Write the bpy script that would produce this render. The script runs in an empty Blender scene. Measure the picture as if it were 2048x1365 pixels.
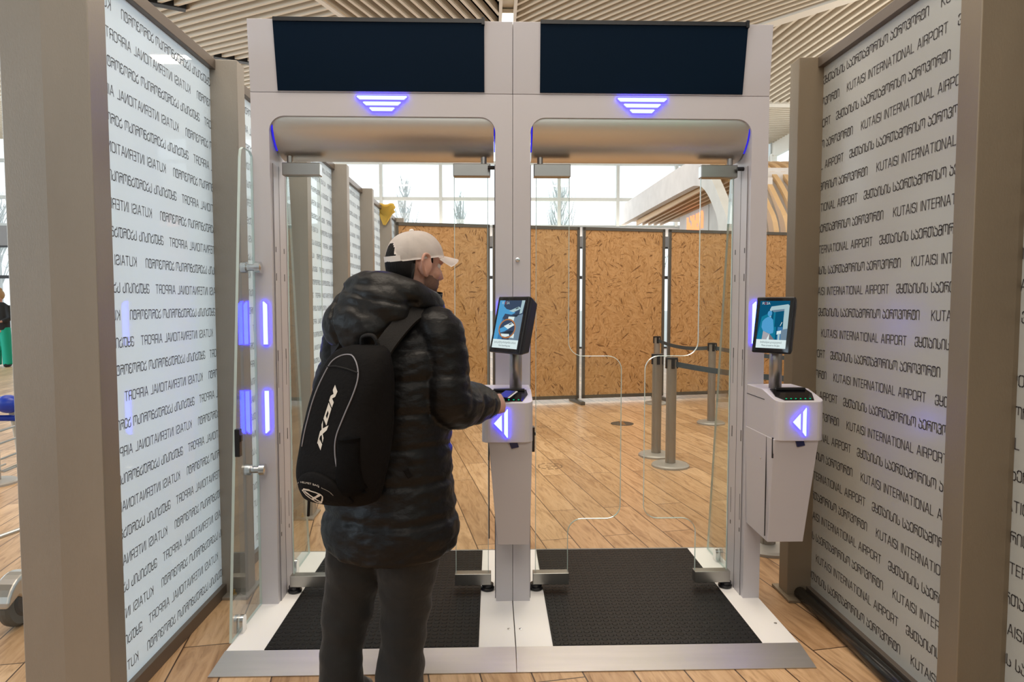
import bpy, bmesh, math, random
from mathutils import Vector, Matrix, noise
from mathutils.bvhtree import BVHTree

random.seed(7)
S = bpy.context.scene
COL = S.collection
R = math.radians

# ---------------------------------------------------------------- camera, sky, lights, exposure
cam = bpy.data.cameras.new('camera')
cam.sensor_width = 36.0
cam.lens = 1358.0 / 2048.0 * 36.0
cam.clip_end = 300
cam_o = bpy.data.objects.new('camera', cam)
cam_o.location = (0, 0, 1.5)
cam_o.rotation_euler = (R(90 - 3.27), 0, R(-1.64))
COL.objects.link(cam_o)
S.camera = cam_o

w = bpy.data.worlds.new('overcast_sky')
S.world = w
w.use_nodes = True
bgn = w.node_tree.nodes['Background']
bgn.inputs[0].default_value = (0.90, 0.96, 1.0, 1)
bgn.inputs[1].default_value = 1.7

S.view_settings.view_transform = 'Standard'
S.view_settings.look = 'None'
S.view_settings.gamma = 1.0
S.view_settings.use_curve_mapping = False
S.view_settings.exposure = 0.0


def area(name, loc, rot, sx, sy, power, color):
    l = bpy.data.lights.new(name, 'AREA')
    l.shape = 'RECTANGLE'
    l.size, l.size_y = sx, sy
    l.energy = power
    l.color = color
    o = bpy.data.objects.new(name, l)
    o.location = loc
    o.rotation_euler = rot
    COL.objects.link(o)
    return o


ZC = 6.6                                   # height of the slatted ceiling
WARM = (1.0, 0.88, 0.74)
LAMP = 0.75
for lx, ly, sx, sy, p in [(-0.4, 1.6, 5.0, 2.2, 370), (1.0, 6.8, 4.0, 2.4, 240), (-5.0, 4.0, 3.0, 3.0, 120), (5.5, 4.0, 3.0, 3.0, 45),
                          (-4.5, 9.0, 4.0, 3.0, 120), (2.2, 8.6, 5.0, 3.0, 190), (6.2, 9.0, 3.0, 3.0, 80),
                          (-4.5, 14.5, 2.4, 0.5, 90), (3.0, 14.5, 2.4, 0.5, 90), (-0.2, -5.5, 5.0, 3.0, 330)]:  # last one, behind the camera, is added to brighten the gate fronts
    area('ceiling_lamp_light', (lx, ly, ZC - 0.1), (0, 0, 0), sx, sy, p * LAMP, WARM)
# unseen uplights, added to brighten the slatted ceiling
area('added_ceiling_fill', (-17.0, 10, 3.4), (0, R(-140), 0), 0.6, 16.0, 340, WARM)
area('added_ceiling_fill', (8.6, 10, 3.9), (0, R(140), 0), 0.6, 16.0, 260, WARM)
area('added_ceiling_fill', (-2.0, 21.7, 3.5), (R(-150), 0, 0), 16.0, 0.6, 340, WARM)
# daylight coming in through the window band of the left wall
area('left_window_daylight', (-17.3, 5, 4.2), (0, R(-82), 0), 5.0, 22.0, 1900, (0.66, 0.84, 1.0))
area('front_window_daylight', (-3.0, 21.6, 5.3), (R(-90), 0, 0), 18.0, 2.8, 260, (0.85, 0.93, 1.0))


# ---------------------------------------------------------------- materials
def new_mat(name):
    m = bpy.data.materials.new(name)
    m.use_nodes = True
    nt = m.node_tree
    return m, nt, nt.nodes['Principled BSDF'], nt.nodes['Material Output']


def nd(nt, t, **kw):
    n = nt.nodes.new(t)
    for k, v in kw.items():
        setattr(n, k, v)
    return n


def pm(name, col, rough=0.5, metal=0.0, vary=0.0, vscale=6.0, bump=0.0, bscale=60.0, coat=0.0, stretch=(1, 1, 1),
       spec=0.5, sheen=0.0, emit=None, estr=0.0):
    m, nt, b, out = new_mat(name)
    b.inputs['Base Color'].default_value = (*col, 1)
    b.inputs['Roughness'].default_value = rough
    b.inputs['Metallic'].default_value = metal
    b.inputs['Specular IOR Level'].default_value = spec
    b.inputs['Coat Weight'].default_value = coat
    b.inputs['Sheen Weight'].default_value = sheen
    if emit:
        b.inputs['Emission Color'].default_value = (*emit, 1)
        b.inputs['Emission Strength'].default_value = estr
    if vary or bump:
        tc = nd(nt, 'ShaderNodeTexCoord')
        mp = nd(nt, 'ShaderNodeMapping')
        mp.inputs['Scale'].default_value = stretch
        nt.links.new(tc.outputs['Object'], mp.inputs['Vector'])
        if vary:
            n = nd(nt, 'ShaderNodeTexNoise')
            n.inputs['Scale'].default_value = vscale
            n.inputs['Detail'].default_value = 5
            nt.links.new(mp.outputs[0], n.inputs['Vector'])
            mx = nd(nt, 'ShaderNodeMix', data_type='RGBA')
            mx.inputs[6].default_value = (*[max(0, c * (1 - vary)) for c in col], 1)
            mx.inputs[7].default_value = (*[min(1, c * (1 + vary)) for c in col], 1)
            nt.links.new(n.outputs['Fac'], mx.inputs[0])
            nt.links.new(mx.outputs[2], b.inputs['Base Color'])
        if bump:
            n2 = nd(nt, 'ShaderNodeTexNoise')
            n2.inputs['Scale'].default_value = bscale
            n2.inputs['Detail'].default_value = 4
            nt.links.new(mp.outputs[0], n2.inputs['Vector'])
            bp = nd(nt, 'ShaderNodeBump')
            bp.inputs['Strength'].default_value = bump
            bp.inputs['Distance'].default_value = 0.01
            nt.links.new(n2.outputs['Fac'], bp.inputs['Height'])
            nt.links.new(bp.outputs[0], b.inputs['Normal'])
    return m


def em(name, col, s, noisy=0):
    m, nt, b, out = new_mat(name)
    e = nd(nt, 'ShaderNodeEmission')
    e.inputs[0].default_value = (*col, 1)
    e.inputs[1].default_value = s
    nt.links.new(e.outputs[0], out.inputs[0])
    return m


def schlick(nt, lo=0.04, hi=0.96):
    lw = nd(nt, 'ShaderNodeLayerWeight')
    lw.inputs['Blend'].default_value = 0.5
    p = nd(nt, 'ShaderNodeMath', operation='POWER')
    p.inputs[1].default_value = 5.0
    nt.links.new(lw.outputs['Facing'], p.inputs[0])
    m = nd(nt, 'ShaderNodeMath', operation='MULTIPLY_ADD')
    m.inputs[1].default_value = hi
    m.inputs[2].default_value = lo
    nt.links.new(p.outputs[0], m.inputs[0])
    return m.outputs[0]


def glass_mat(name, tint=(0.97, 0.99, 0.98), lo=0.03, hi=0.6):
    m, nt, b, out = new_mat(name)
    t = nd(nt, 'ShaderNodeBsdfTransparent')
    t.inputs[0].default_value = (*tint, 1)
    g = nd(nt, 'ShaderNodeBsdfGlossy')
    g.inputs['Roughness'].default_value = 0.0
    mx = nd(nt, 'ShaderNodeMixShader')
    nt.links.new(schlick(nt, lo, hi), mx.inputs[0])
    nt.links.new(t.outputs[0], mx.inputs[1])
    nt.links.new(g.outputs[0], mx.inputs[2])
    nt.links.new(mx.outputs[0], out.inputs[0])
    return m


def glass_edge_mat(name):
    m, nt, b, out = new_mat(name)
    t = nd(nt, 'ShaderNodeBsdfTransparent')
    t.inputs[0].default_value = (0.55, 0.80, 0.78, 1)
    d = nd(nt, 'ShaderNodeBsdfDiffuse')
    d.inputs[0].default_value = (0.74, 0.88, 0.85, 1)
    g = nd(nt, 'ShaderNodeBsdfGlossy')
    g.inputs['Roughness'].default_value = 0.12
    mx = nd(nt, 'ShaderNodeMixShader')
    mx.inputs[0].default_value = 0.8
    nt.links.new(t.outputs[0], mx.inputs[1])
    nt.links.new(d.outputs[0], mx.inputs[2])
    m2 = nd(nt, 'ShaderNodeMixShader')
    m2.inputs[0].default_value = 0.25
    nt.links.new(mx.outputs[0], m2.inputs[1])
    nt.links.new(g.outputs[0], m2.inputs[2])
    nt.links.new(m2.outputs[0], out.inputs[0])
    return m


def frosted_mat(name, col, trans, rough, lo=0.04, hi=0.75):
    m, nt, b, out = new_mat(name)
    d = nd(nt, 'ShaderNodeBsdfDiffuse')
    d.inputs[0].default_value = (*col, 1)
    t = nd(nt, 'ShaderNodeBsdfTranslucent')
    t.inputs[0].default_value = (*col, 1)
    mx = nd(nt, 'ShaderNodeMixShader')
    mx.inputs[0].default_value = trans
    nt.links.new(d.outputs[0], mx.inputs[1])
    nt.links.new(t.outputs[0], mx.inputs[2])
    g = nd(nt, 'ShaderNodeBsdfGlossy')
    g.inputs['Roughness'].default_value = rough
    m2 = nd(nt, 'ShaderNodeMixShader')
    nt.links.new(schlick(nt, lo, hi), m2.inputs[0])
    nt.links.new(mx.outputs[0], m2.inputs[1])
    nt.links.new(g.outputs[0], m2.inputs[2])
    nt.links.new(m2.outputs[0], out.inputs[0])
    return m


def floor_mat():
    m, nt, b, out = new_mat('oak_planks')
    tc = nd(nt, 'ShaderNodeTexCoord')
    mp = nd(nt, 'ShaderNodeMapping')
    mp.inputs['Rotation'].default_value = (0, 0, R(-100))
    nt.links.new(tc.outputs['Object'], mp.inputs['Vector'])
    br = nd(nt, 'ShaderNodeTexBrick')
    br.offset = 0.37
    br.offset_frequency = 2
    br.inputs['Color1'].default_value = (0.0, 0.0, 0.0, 1)
    br.inputs['Color2'].default_value = (1.0, 1.0, 1.0, 1)
    br.inputs['Mortar'].default_value = (0.5, 0.5, 0.5, 1)
    br.inputs['Scale'].default_value = 1.0
    br.inputs['Brick Width'].default_value = 1.55
    br.inputs['Row Height'].default_value = 0.205
    br.inputs['Mortar Size'].default_value = 0.0034
    br.inputs['Mortar Smooth'].default_value = 0.15
    br.inputs['Bias'].default_value = 0.0
    nt.links.new(mp.outputs[0], br.inputs['Vector'])
    # grain, shifted per plank
    sh = nd(nt, 'ShaderNodeVectorMath', operation='MULTIPLY_ADD')
    sh.inputs[1].default_value = (3.0, 7.0, 5.0)
    nt.links.new(br.outputs['Color'], sh.inputs[0])
    nt.links.new(mp.outputs[0], sh.inputs[2])
    m2 = nd(nt, 'ShaderNodeMapping')
    m2.inputs['Scale'].default_value = (1.3, 9.0, 1.0)
    nt.links.new(sh.outputs[0], m2.inputs['Vector'])
    n1 = nd(nt, 'ShaderNodeTexNoise')
    n1.inputs['Scale'].default_value = 2.2
    n1.inputs['Detail'].default_value = 7
    n1.inputs['Roughness'].default_value = 0.62
    n1.inputs['Distortion'].default_value = 1.6
    nt.links.new(m2.outputs[0], n1.inputs['Vector'])
    rp = nd(nt, 'ShaderNodeValToRGB')
    cr = rp.color_ramp
    cr.elements[0].position = 0.28
    cr.elements[0].color = (0.30, 0.165, 0.075, 1)
    cr.elements[1].position = 0.72
    cr.elements[1].color = (0.66, 0.45, 0.27, 1)
    e = cr.elements.new(0.5)
    e.color = (0.55, 0.355, 0.195, 1)
    nt.links.new(n1.outputs['Fac'], rp.inputs[0])
    kv = nd(nt, 'ShaderNodeTexVoronoi', voronoi_dimensions='2D')
    kv.inputs['Scale'].default_value = 1.0
    km = nd(nt, 'ShaderNodeMapping')
    km.inputs['Scale'].default_value = (1.1, 3.2, 1.0)
    nt.links.new(sh.outputs[0], km.inputs['Vector'])
    nt.links.new(km.outputs[0], kv.inputs['Vector'])
    kr = nd(nt, 'ShaderNodeMapRange')
    kr.inputs[1].default_value = 0.02
    kr.inputs[2].default_value = 0.13
    kr.inputs[3].default_value = 0.40
    kr.inputs[4].default_value = 0.0
    nt.links.new(kv.outputs['Distance'], kr.inputs[0])
    kx = nd(nt, 'ShaderNodeMix', data_type='RGBA')
    kx.inputs[7].default_value = (0.22, 0.105, 0.045, 1)
    nt.links.new(kr.outputs[0], kx.inputs[0])
    nt.links.new(rp.outputs[0], kx.inputs[6])
    # plank to plank tone
    hv = nd(nt, 'ShaderNodeMix', data_type='RGBA', blend_type='MULTIPLY')
    hv.inputs[0].default_value = 1.0
    tone = nd(nt, 'ShaderNodeValToRGB')
    tone.color_ramp.elements[0].color = (0.78, 0.72, 0.66, 1)
    tone.color_ramp.elements[1].color = (1.12, 1.12, 1.12, 1)
    nt.links.new(br.outputs['Color'], tone.inputs[0])
    nt.links.new(kx.outputs[2], hv.inputs[6])
    nt.links.new(tone.outputs[0], hv.inputs[7])
    jo = nd(nt, 'ShaderNodeMix', data_type='RGBA')
    jo.inputs[7].default_value = (0.07, 0.035, 0.018, 1)
    nt.links.new(br.outputs['Fac'], jo.inputs[0])
    nt.links.new(hv.outputs[2], jo.inputs[6])
    nt.links.new(jo.outputs[2], b.inputs['Base Color'])
    b.inputs['Roughness'].default_value = 0.36
    bp = nd(nt, 'ShaderNodeBump')
    bp.inputs['Strength'].default_value = 0.08
    bp.inputs['Distance'].default_value = 0.01
    nt.links.new(n1.outputs['Fac'], bp.inputs['Height'])
    nt.links.new(bp.outputs[0], b.inputs['Normal'])
    return m


def osb_mat():
    m, nt, b, out = new_mat('strand_board')
    tc = nd(nt, 'ShaderNodeTexCoord')
    mp = nd(nt, 'ShaderNodeMapping')
    mp.inputs['Rotation'].default_value = (R(90), 0, 0)
    nt.links.new(tc.outputs['Object'], mp.inputs['Vector'])
    cols = None
    base = nd(nt, 'ShaderNodeRGB')
    base.outputs[0].default_value = (0.43, 0.235, 0.088, 1)
    cur = base.outputs[0]
    for k, (sc, lo, hi, c) in enumerate([(6, 0.50, 0.60, (0.52, 0.30, 0.125)), (9, 0.57, 0.64, (0.36, 0.185, 0.06)),
                                         (6, 0.56, 0.64, (0.48, 0.28, 0.12)), (7, 0.66, 0.69, (0.17, 0.075, 0.018))]):
        v = nd(nt, 'ShaderNodeTexVoronoi', voronoi_dimensions='2D')
        v.inputs['Scale'].default_value = sc
        ad = nd(nt, 'ShaderNodeVectorMath', operation='ADD')
        ad.inputs[1].default_value = (3.1 * k, 1.7 * k, 0)
        nt.links.new(mp.outputs[0], ad.inputs[0])
        nt.links.new(ad.outputs[0], v.inputs['Vector'])
        an = nd(nt, 'ShaderNodeMath', operation='MULTIPLY')
        an.inputs[1].default_value = 6.28
        nt.links.new(v.outputs['Color'], an.inputs[0])
        vr = nd(nt, 'ShaderNodeVectorRotate', rotation_type='Z_AXIS')
        nt.links.new(ad.outputs[0], vr.inputs['Vector'])
        nt.links.new(an.outputs[0], vr.inputs['Angle'])
        m2 = nd(nt, 'ShaderNodeMapping')
        m2.inputs['Scale'].default_value = (5, 34, 1)
        nt.links.new(vr.outputs[0], m2.inputs['Vector'])
        n = nd(nt, 'ShaderNodeTexNoise', noise_dimensions='2D')
        n.inputs['Scale'].default_value = 1.0
        n.inputs['Detail'].default_value = 2
        nt.links.new(m2.outputs[0], n.inputs['Vector'])
        mr = nd(nt, 'ShaderNodeMapRange')
        mr.inputs[1].default_value = lo
        mr.inputs[2].default_value = hi
        nt.links.new(n.outputs['Fac'], mr.inputs[0])
        mx = nd(nt, 'ShaderNodeMix', data_type='RGBA')
        mx.inputs[7].default_value = (*c, 1)
        nt.links.new(mr.outputs[0], mx.inputs[0])
        nt.links.new(cur, mx.inputs[6])
        cur = mx.outputs[2]
    nt.links.new(cur, b.inputs['Base Color'])
    b.inputs['Roughness'].default_value = 0.6
    return m


def stud_mat():
    m, nt, b, out = new_mat('studded_rubber')
    b.inputs['Base Color'].default_value = (0.010, 0.010, 0.0105, 1)
    b.inputs['Roughness'].default_value = 0.42
    b.inputs['Specular IOR Level'].default_value = 0.15
    tc = nd(nt, 'ShaderNodeTexCoord')
    sc = nd(nt, 'ShaderNodeVectorMath', operation='SCALE')
    sc.inputs['Scale'].default_value = 1 / 0.034
    nt.links.new(tc.outputs['Object'], sc.inputs[0])
    fr = nd(nt, 'ShaderNodeVectorMath', operation='FRACTION')
    nt.links.new(sc.outputs[0], fr.inputs[0])
    sb = nd(nt, 'ShaderNodeVectorMath', operation='SUBTRACT')
    sb.inputs[1].default_value = (0.5, 0.5, 0)
    nt.links.new(fr.outputs[0], sb.inputs[0])
    ml = nd(nt, 'ShaderNodeVectorMath', operation='MULTIPLY')
    ml.inputs[1].default_value = (1, 1, 0)
    nt.links.new(sb.outputs[0], ml.inputs[0])
    ln = nd(nt, 'ShaderNodeVectorMath', operation='LENGTH')
    nt.links.new(ml.outputs[0], ln.inputs[0])
    mr = nd(nt, 'ShaderNodeMapRange')
    mr.inputs[1].default_value = 0.40
    mr.inputs[2].default_value = 0.30
    nt.links.new(ln.outputs['Value'], mr.inputs[0])
    bp = nd(nt, 'ShaderNodeBump')
    bp.inputs['Strength'].default_value = 1.0
    bp.inputs['Distance'].default_value = 0.004
    nt.links.new(mr.outputs[0], bp.inputs['Height'])
    nt.links.new(bp.outputs[0], b.inputs['Normal'])
    return m


M = dict(
    white=pm('white_powder_coat_shaded', (0.545, 0.525, 0.555), 0.42, bump=0.04, bscale=700),  # greyed: the weaker light on upright faces is put into this white
    white_top=pm('white_platform_lit', (0.86, 0.85, 0.84), 0.42),  # lightened: the stronger light from above is put into this white
    dark_gap=pm('dark_gap', (0.01, 0.01, 0.012), 0.6),
    steel=pm('brushed_steel', (0.66, 0.64, 0.60), 0.38, 1.0, vary=0.06, vscale=3, bump=0.03, bscale=160, stretch=(0.15, 6, 6)),
    ramp=pm('brushed_aluminium', (0.47, 0.455, 0.43), 0.33, 1.0, vary=0.14, vscale=4, bump=0.05, bscale=120, stretch=(0.4, 8, 1)),
    pole=pm('satin_steel_tube', (0.42, 0.40, 0.38), 0.36, 0.9),
    clamp=pm('satin_clamp_steel', (0.36, 0.35, 0.33), 0.30, 1.0, vary=0.05, vscale=9),
    chrome=pm('polished_steel', (0.70, 0.70, 0.70), 0.16, 1.0),
    black=pm('black_plastic', (0.008, 0.008, 0.010), 0.32),
    screen_off=pm('switched_off_screen', (0.0010, 0.008, 0.021), 0.50, spec=0.07),
    gloss_black=pm('black_glass', (0.004, 0.004, 0.006), 0.05),
    led=em('led_blue_core', (0.075, 0.13, 1.0), 13.0),
    led_rim=em('led_blue_halo_rim', (0.020, 0.014, 1.0), 17.0),  # blue halo of the lights, added as a glowing border
    led_line=em('led_blue_line', (0.035, 0.025, 0.75), 1.0),
    green=em('led_green', (0.0, 0.55, 0.22), 1.3),
    post=pm('stained_steel_sheet', (0.315, 0.288, 0.25), 0.50, 0.45, vary=0.26, vscale=2.2, bump=0.06, bscale=250, stretch=(1, 1, 0.35)),
    post_dark=pm('darker_steel_sheet', (0.22, 0.175, 0.12), 0.52, 0.45, vary=0.22, vscale=2.6, bump=0.06, bscale=250, stretch=(1, 1, 0.35)),  # same sheet steel in a darker, browner tone, for the right wall
    rail=pm('brown_steel_channel', (0.16, 0.13, 0.105), 0.45, 0.5),
    rubber=pm('black_rubber_rail', (0.012, 0.011, 0.010), 0.22),
    brass=pm('brass_bolt', (0.62, 0.45, 0.18), 0.3, 1.0),
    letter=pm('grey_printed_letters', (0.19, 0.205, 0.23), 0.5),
    letter_right=pm('grey_printed_letters_dark', (0.07, 0.06, 0.055), 0.6),  # same print, darkened together with the right wall's glass
    glass=glass_mat('clear_glass'),
    glass_side=glass_mat('clear_side_glass', (0.93, 0.96, 0.96), 0.05, 0.9),
    pane=glass_mat('window_glass', (0.98, 1, 1), 0.03, 0.5),
    glass_edge=glass_edge_mat('glass_edge'),
    frost_l=frosted_mat('frosted_glass_smooth_lit', (0.745, 0.835, 0.885), 0.48, 0.03, 0.05, 0.45),  # lit copy: the blue of the daylight is put into the glass tint
    frost_r=frosted_mat('frosted_glass_matt_shaded', (0.43, 0.425, 0.385), 0.22, 0.30, 0.07, 0.6),  # shaded copy: the right wall's weaker light is put into the glass colour
    floor=floor_mat(),
    osb=osb_mat(),
    stud=stud_mat(),
    hoard=pm('hoarding_steel', (0.10, 0.09, 0.075), 0.5, 0.4),
    stanchion=pm('stanchion_grey', (0.30, 0.27, 0.235), 0.42, 0.6),
    stanchion_base=pm('stanchion_base_grey', (0.36, 0.345, 0.32), 0.45, 0.3),
    belt=pm('blue_grey_belt', (0.045, 0.065, 0.080), 0.6),
    slat=pm('cream_slats', (0.66, 0.59, 0.48), 0.55),
    beam=pm('white_beam', (0.72, 0.68, 0.60), 0.5),
    plenum=pm('dark_plenum', (0.006, 0.0055, 0.005), 0.95, spec=0.0),
    mullion=pm('pale_mullion', (0.62, 0.66, 0.66), 0.5),
    wallgrey=pm('grey_wall', (0.30, 0.30, 0.31), 0.7),
    darkframe=pm('dark_door_frame', (0.05, 0.05, 0.055), 0.5),
    plaster=pm('white_limewash', (0.62, 0.61, 0.60), 0.7, vary=0.15, vscale=3),
    wood=pm('birch_slat', (0.56, 0.38, 0.20), 0.5, vary=0.1, vscale=3),
    lamp=em('lamp_diffuser', (1.0, 0.95, 0.85), 6.0),
    neon=em('orange_neon', (1.0, 0.30, 0.13), 2.0),
    neon2=em('violet_neon', (0.62, 0.60, 1.0), 0.9),
    yellow=pm('yellow_cloth', (0.70, 0.50, 0.10), 0.7),
    bark=pm('bare_tree_bark_washed_out', (0.50, 0.51, 0.50), 0.9),  # paled: the glare of the bright sky is put into the bark colour
    ground=pm('pale_ground', (0.45, 0.45, 0.43), 0.9),
    jacket=pm('black_padded_nylon', (0.0050, 0.0050, 0.0056), 0.44, bump=0.5, bscale=22, stretch=(1, 1, 1.6), spec=0.24),
    hood=pm('black_hood_nylon', (0.0058, 0.0058, 0.0062), 0.45, bump=0.5, bscale=20, spec=0.30),
    pants=pm('washed_black_denim', (0.0095, 0.0088, 0.0082), 0.85, vary=0.45, vscale=14, bump=0.4, bscale=25, sheen=0.12),
    shoe=pm('dark_shoe', (0.02, 0.02, 0.022), 0.5),
    cap=pm('cream_cotton', (0.86, 0.80, 0.76), 0.85, vary=0.05, vscale=40, bump=0.25, bscale=22),
    hair=pm('dark_brown_hair', (0.012, 0.009, 0.008), 0.55, bump=0.5, bscale=220, stretch=(1, 1, 0.2)),
    skin=pm('skin', (0.52, 0.285, 0.215), 0.48, vary=0.08, vscale=18, bump=0.1, bscale=150),
    eye=pm('eye_white', (0.75, 0.73, 0.70), 0.2),
    beard=pm('short_stubble', (0.16, 0.085, 0.06), 0.8, vary=0.4, vscale=220),
    pack=pm('black_pack_fabric', (0.0060, 0.0053, 0.0052), 0.8, spec=0.12, bump=0.25, bscale=90),
    mesh=pm('black_mesh_pocket', (0.0060, 0.0056, 0.0058), 0.8, bump=0.5, bscale=400, spec=0.2),
    strap=pm('black_webbing', (0.010, 0.0088, 0.0085), 0.7, spec=0.25, bump=0.3, bscale=300),
    piping=pm('grey_reflective_piping', (0.22, 0.21, 0.23), 0.5),
    print_=pm('cream_print', (0.66, 0.60, 0.52), 0.6),
    print_dim=pm('dull_print', (0.20, 0.18, 0.155), 0.6),
    card=pm('white_card', (0.75, 0.75, 0.76), 0.5),
    navy=pm('navy_booklet', (0.012, 0.016, 0.075), 0.35),
    trolley=pm('zinc_trolley_steel', (0.55, 0.54, 0.51), 0.30, 0.9),
    trolley_pole=pm('beige_trolley_post', (0.55, 0.50, 0.40), 0.45, 0.3),
    blue=pm('blue_plastic', (0.012, 0.045, 0.40), 0.35),
    tyre=pm('grey_tyre', (0.11, 0.11, 0.10), 0.6),
    tyre_rim=pm('grey_wheel_hub', (0.06, 0.06, 0.058), 0.5),
    teal=pm('green_trousers', (0.0, 0.30, 0.19), 0.8),
    blackcloth=pm('black_cloth', (0.012, 0.012, 0.012), 0.8),
    blond=pm('blond_hair', (0.36, 0.22, 0.10), 0.7),
    vent=pm('black_slot', (0.012, 0.012, 0.012), 0.6),
    exit_g=em('exit_sign_green', (0.02, 0.75, 0.25), 6.0),
    exit_w=em('exit_sign_white', (0.9, 1.0, 0.95), 3.0),
)
# flat colours of the two lit screens
SC = {k: em('screen_' + k, c, s) for k, c, s in [
    ('navy', (0.005, 0.10, 0.20), 0.8), ('teal', (0.01, 0.22, 0.36), 0.8), ('pale', (0.42, 0.58, 0.62), 0.9),
    ('sky', (0.09, 0.36, 0.66), 0.9), ('blue', (0.05, 0.20, 0.42), 0.9), ('slate', (0.05, 0.075, 0.13), 0.9),
    ('grey', (0.17, 0.25, 0.33), 0.9), ('white', (0.72, 0.84, 0.84), 0.95), ('ring', (0.50, 0.20, 0.07), 0.9),
    ('ink', (0.03, 0.04, 0.055), 0.8), ('red', (0.45, 0.06, 0.04), 0.8), ('legs', (0.40, 0.40, 0.44), 0.9),
    ('shadow', (0.21, 0.19, 0.21), 0.9), ('logo', (0.55, 0.65, 0.68), 0.9)]}

# ---------------------------------------------------------------- mesh helpers
LOC = {}


def bx(bm, x0, x1, y0, y1, z0, z1):
    v = [bm.verts.new(p) for p in [(x0, y0, z0), (x1, y0, z0), (x1, y1, z0), (x0, y1, z0),
                                   (x0, y0, z1), (x1, y0, z1), (x1, y1, z1), (x0, y1, z1)]]
    for f in [(0, 3, 2, 1), (4, 5, 6, 7), (0, 1, 5, 4), (1, 2, 6, 5), (2, 3, 7, 6), (3, 0, 4, 7)]:
        bm.faces.new([v[i] for i in f])
    return v


def prism(bm, pts, ax, a, b, mat_sides=None):
    """Extrude a 2D outline along axis ax (0,1,2) from a to b."""
    def P(p, t):
        q = [p[0], p[1]]
        q.insert(ax, t)
        return tuple(q)
    va = [bm.verts.new(P(p, a)) for p in pts]
    vb = [bm.verts.new(P(p, b)) for p in pts]
    fs = [bm.faces.new(va), bm.faces.new(list(reversed(vb)))]
    n = len(pts)
    for i in range(n):
        f = bm.faces.new([va[i], va[(i + 1) % n], vb[(i + 1) % n], vb[i]])
        if mat_sides is not None:
            f.material_index = mat_sides
    return fs


def ring(bm, c, u, v, a, b, n, e=1.0):
    out = []
    for i in range(n):
        t = 2 * math.pi * i / n
        ct, st = math.cos(t), math.sin(t)
        x = math.copysign(abs(ct) ** e, ct) * a
        y = math.copysign(abs(st) ** e, st) * b
        out.append(bm.verts.new(c + u * x + v * y))
    return out


def loft(bm, rings, cap=True):
    for r0, r1 in zip(rings, rings[1:]):
        n = len(r0)
        for i in range(n):
            bm.faces.new([r0[i], r0[(i + 1) % n], r1[(i + 1) % n], r1[i]])
    if cap:
        bm.faces.new(list(reversed(rings[0])))
        bm.faces.new(rings[-1])


def tube(bm, pts, rad, n=12, cap=True, flat=1.0, up=None):
    """Round tube through pts with a radius or list of radii."""
    pts = [Vector(p) for p in pts]
    rs = rad if isinstance(rad, (list, tuple)) else [rad] * len(pts)
    rings = []
    u = None
    for i, p in enumerate(pts):
        t = (pts[min(i + 1, len(pts) - 1)] - pts[max(i - 1, 0)]).normalized()
        if u is None:
            ref = Vector(up) if up else (Vector((0, 0, 1)) if abs(t.z) < 0.9 else Vector((1, 0, 0)))
            u = (ref - t * ref.dot(t)).normalized()
        else:
            u = (u - t * u.dot(t)).normalized()
        v = t.cross(u)
        rings.append(ring(bm, p, u, v, rs[i] * flat, rs[i], n))
    loft(bm, rings, cap)


def smooth_path(pts, k=6, extra=None):
    """Catmull-Rom resample of points (tuples of any length)."""
    out = []
    P = [tuple(p) for p in pts]
    P = [P[0]] + P + [P[-1]]
    for i in range(1, len(P) - 2):
        for j in range(k):
            t = j / k
            a, b, c, d = P[i - 1], P[i], P[i + 1], P[i + 2]
            out.append(tuple(0.5 * ((2 * b[q]) + (-a[q] + c[q]) * t + (2 * a[q] - 5 * b[q] + 4 * c[q] - d[q]) * t * t
                                    + (-a[q] + 3 * b[q] - 3 * c[q] + d[q]) * t ** 3) for q in range(len(b))))
    out.append(P[-2])
    return out


def lathe(bm, prof, c, n=24, axis='z'):
    rings = []
    for r, h in prof:
        rr = []
        for i in range(n):
            t = 2 * math.pi * i / n
            if axis == 'z':
                p = (c[0] + r * math.cos(t), c[1] + r * math.sin(t), c[2] + h)
            elif axis == 'x':
                p = (c[0] + h, c[1] + r * math.cos(t), c[2] + r * math.sin(t))
            else:
                p = (c[0] + r * math.sin(t), c[1] + h, c[2] + r * math.cos(t))
            rr.append(bm.verts.new(p))
        rings.append(rr)
    loft(bm, rings)


def ell(bm, c, r, rot=None, n=20, m=12):
    """Ellipsoid with radii r, optionally rotated by a 3x3 matrix."""
    c = Vector(c)
    rings = []
    for j in range(1, m):
        ph = math.pi * j / m
        rr = []
        for i in range(n):
            t = 2 * math.pi * i / n
            p = Vector((r[0] * math.sin(ph) * math.cos(t), r[1] * math.sin(ph) * math.sin(t), -r[2] * math.cos(ph)))
            if rot:
                p = rot @ p
            rr.append(bm.verts.new(c + p))
        rings.append(rr)
    loft(bm, rings)


def obj(name, bm, mats, parent=None, bevel=0.0, smooth=False, kind=None, seg=2):
    if not isinstance(mats, (list, tuple)):
        mats = [mats]
    bmesh.ops.recalc_face_normals(bm, faces=bm.faces[:])
    off = LOC.get(parent.name, Vector()) if parent else Vector()
    if off.length:
        bmesh.ops.translate(bm, verts=bm.verts[:], vec=-off)
    me = bpy.data.meshes.new(name)
    bm.to_mesh(me)
    bm.free()
    for m in mats:
        me.materials.append(M[m] if isinstance(m, str) else m)
    if smooth:
        for p in me.polygons:
            p.use_smooth = True
    o = bpy.data.objects.new(name, me)
    COL.objects.link(o)
    if parent:
        o.parent = parent
        LOC[o.name] = off
    else:
        LOC[o.name] = Vector()
    if bevel:
        b = o.modifiers.new('bevel', 'BEVEL')
        b.width = bevel
        b.segments = seg
        b.limit_method = 'ANGLE'
        b.angle_limit = R(40)
        b.harden_normals = False
    if kind:
        o['kind'] = kind
    return o


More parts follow.
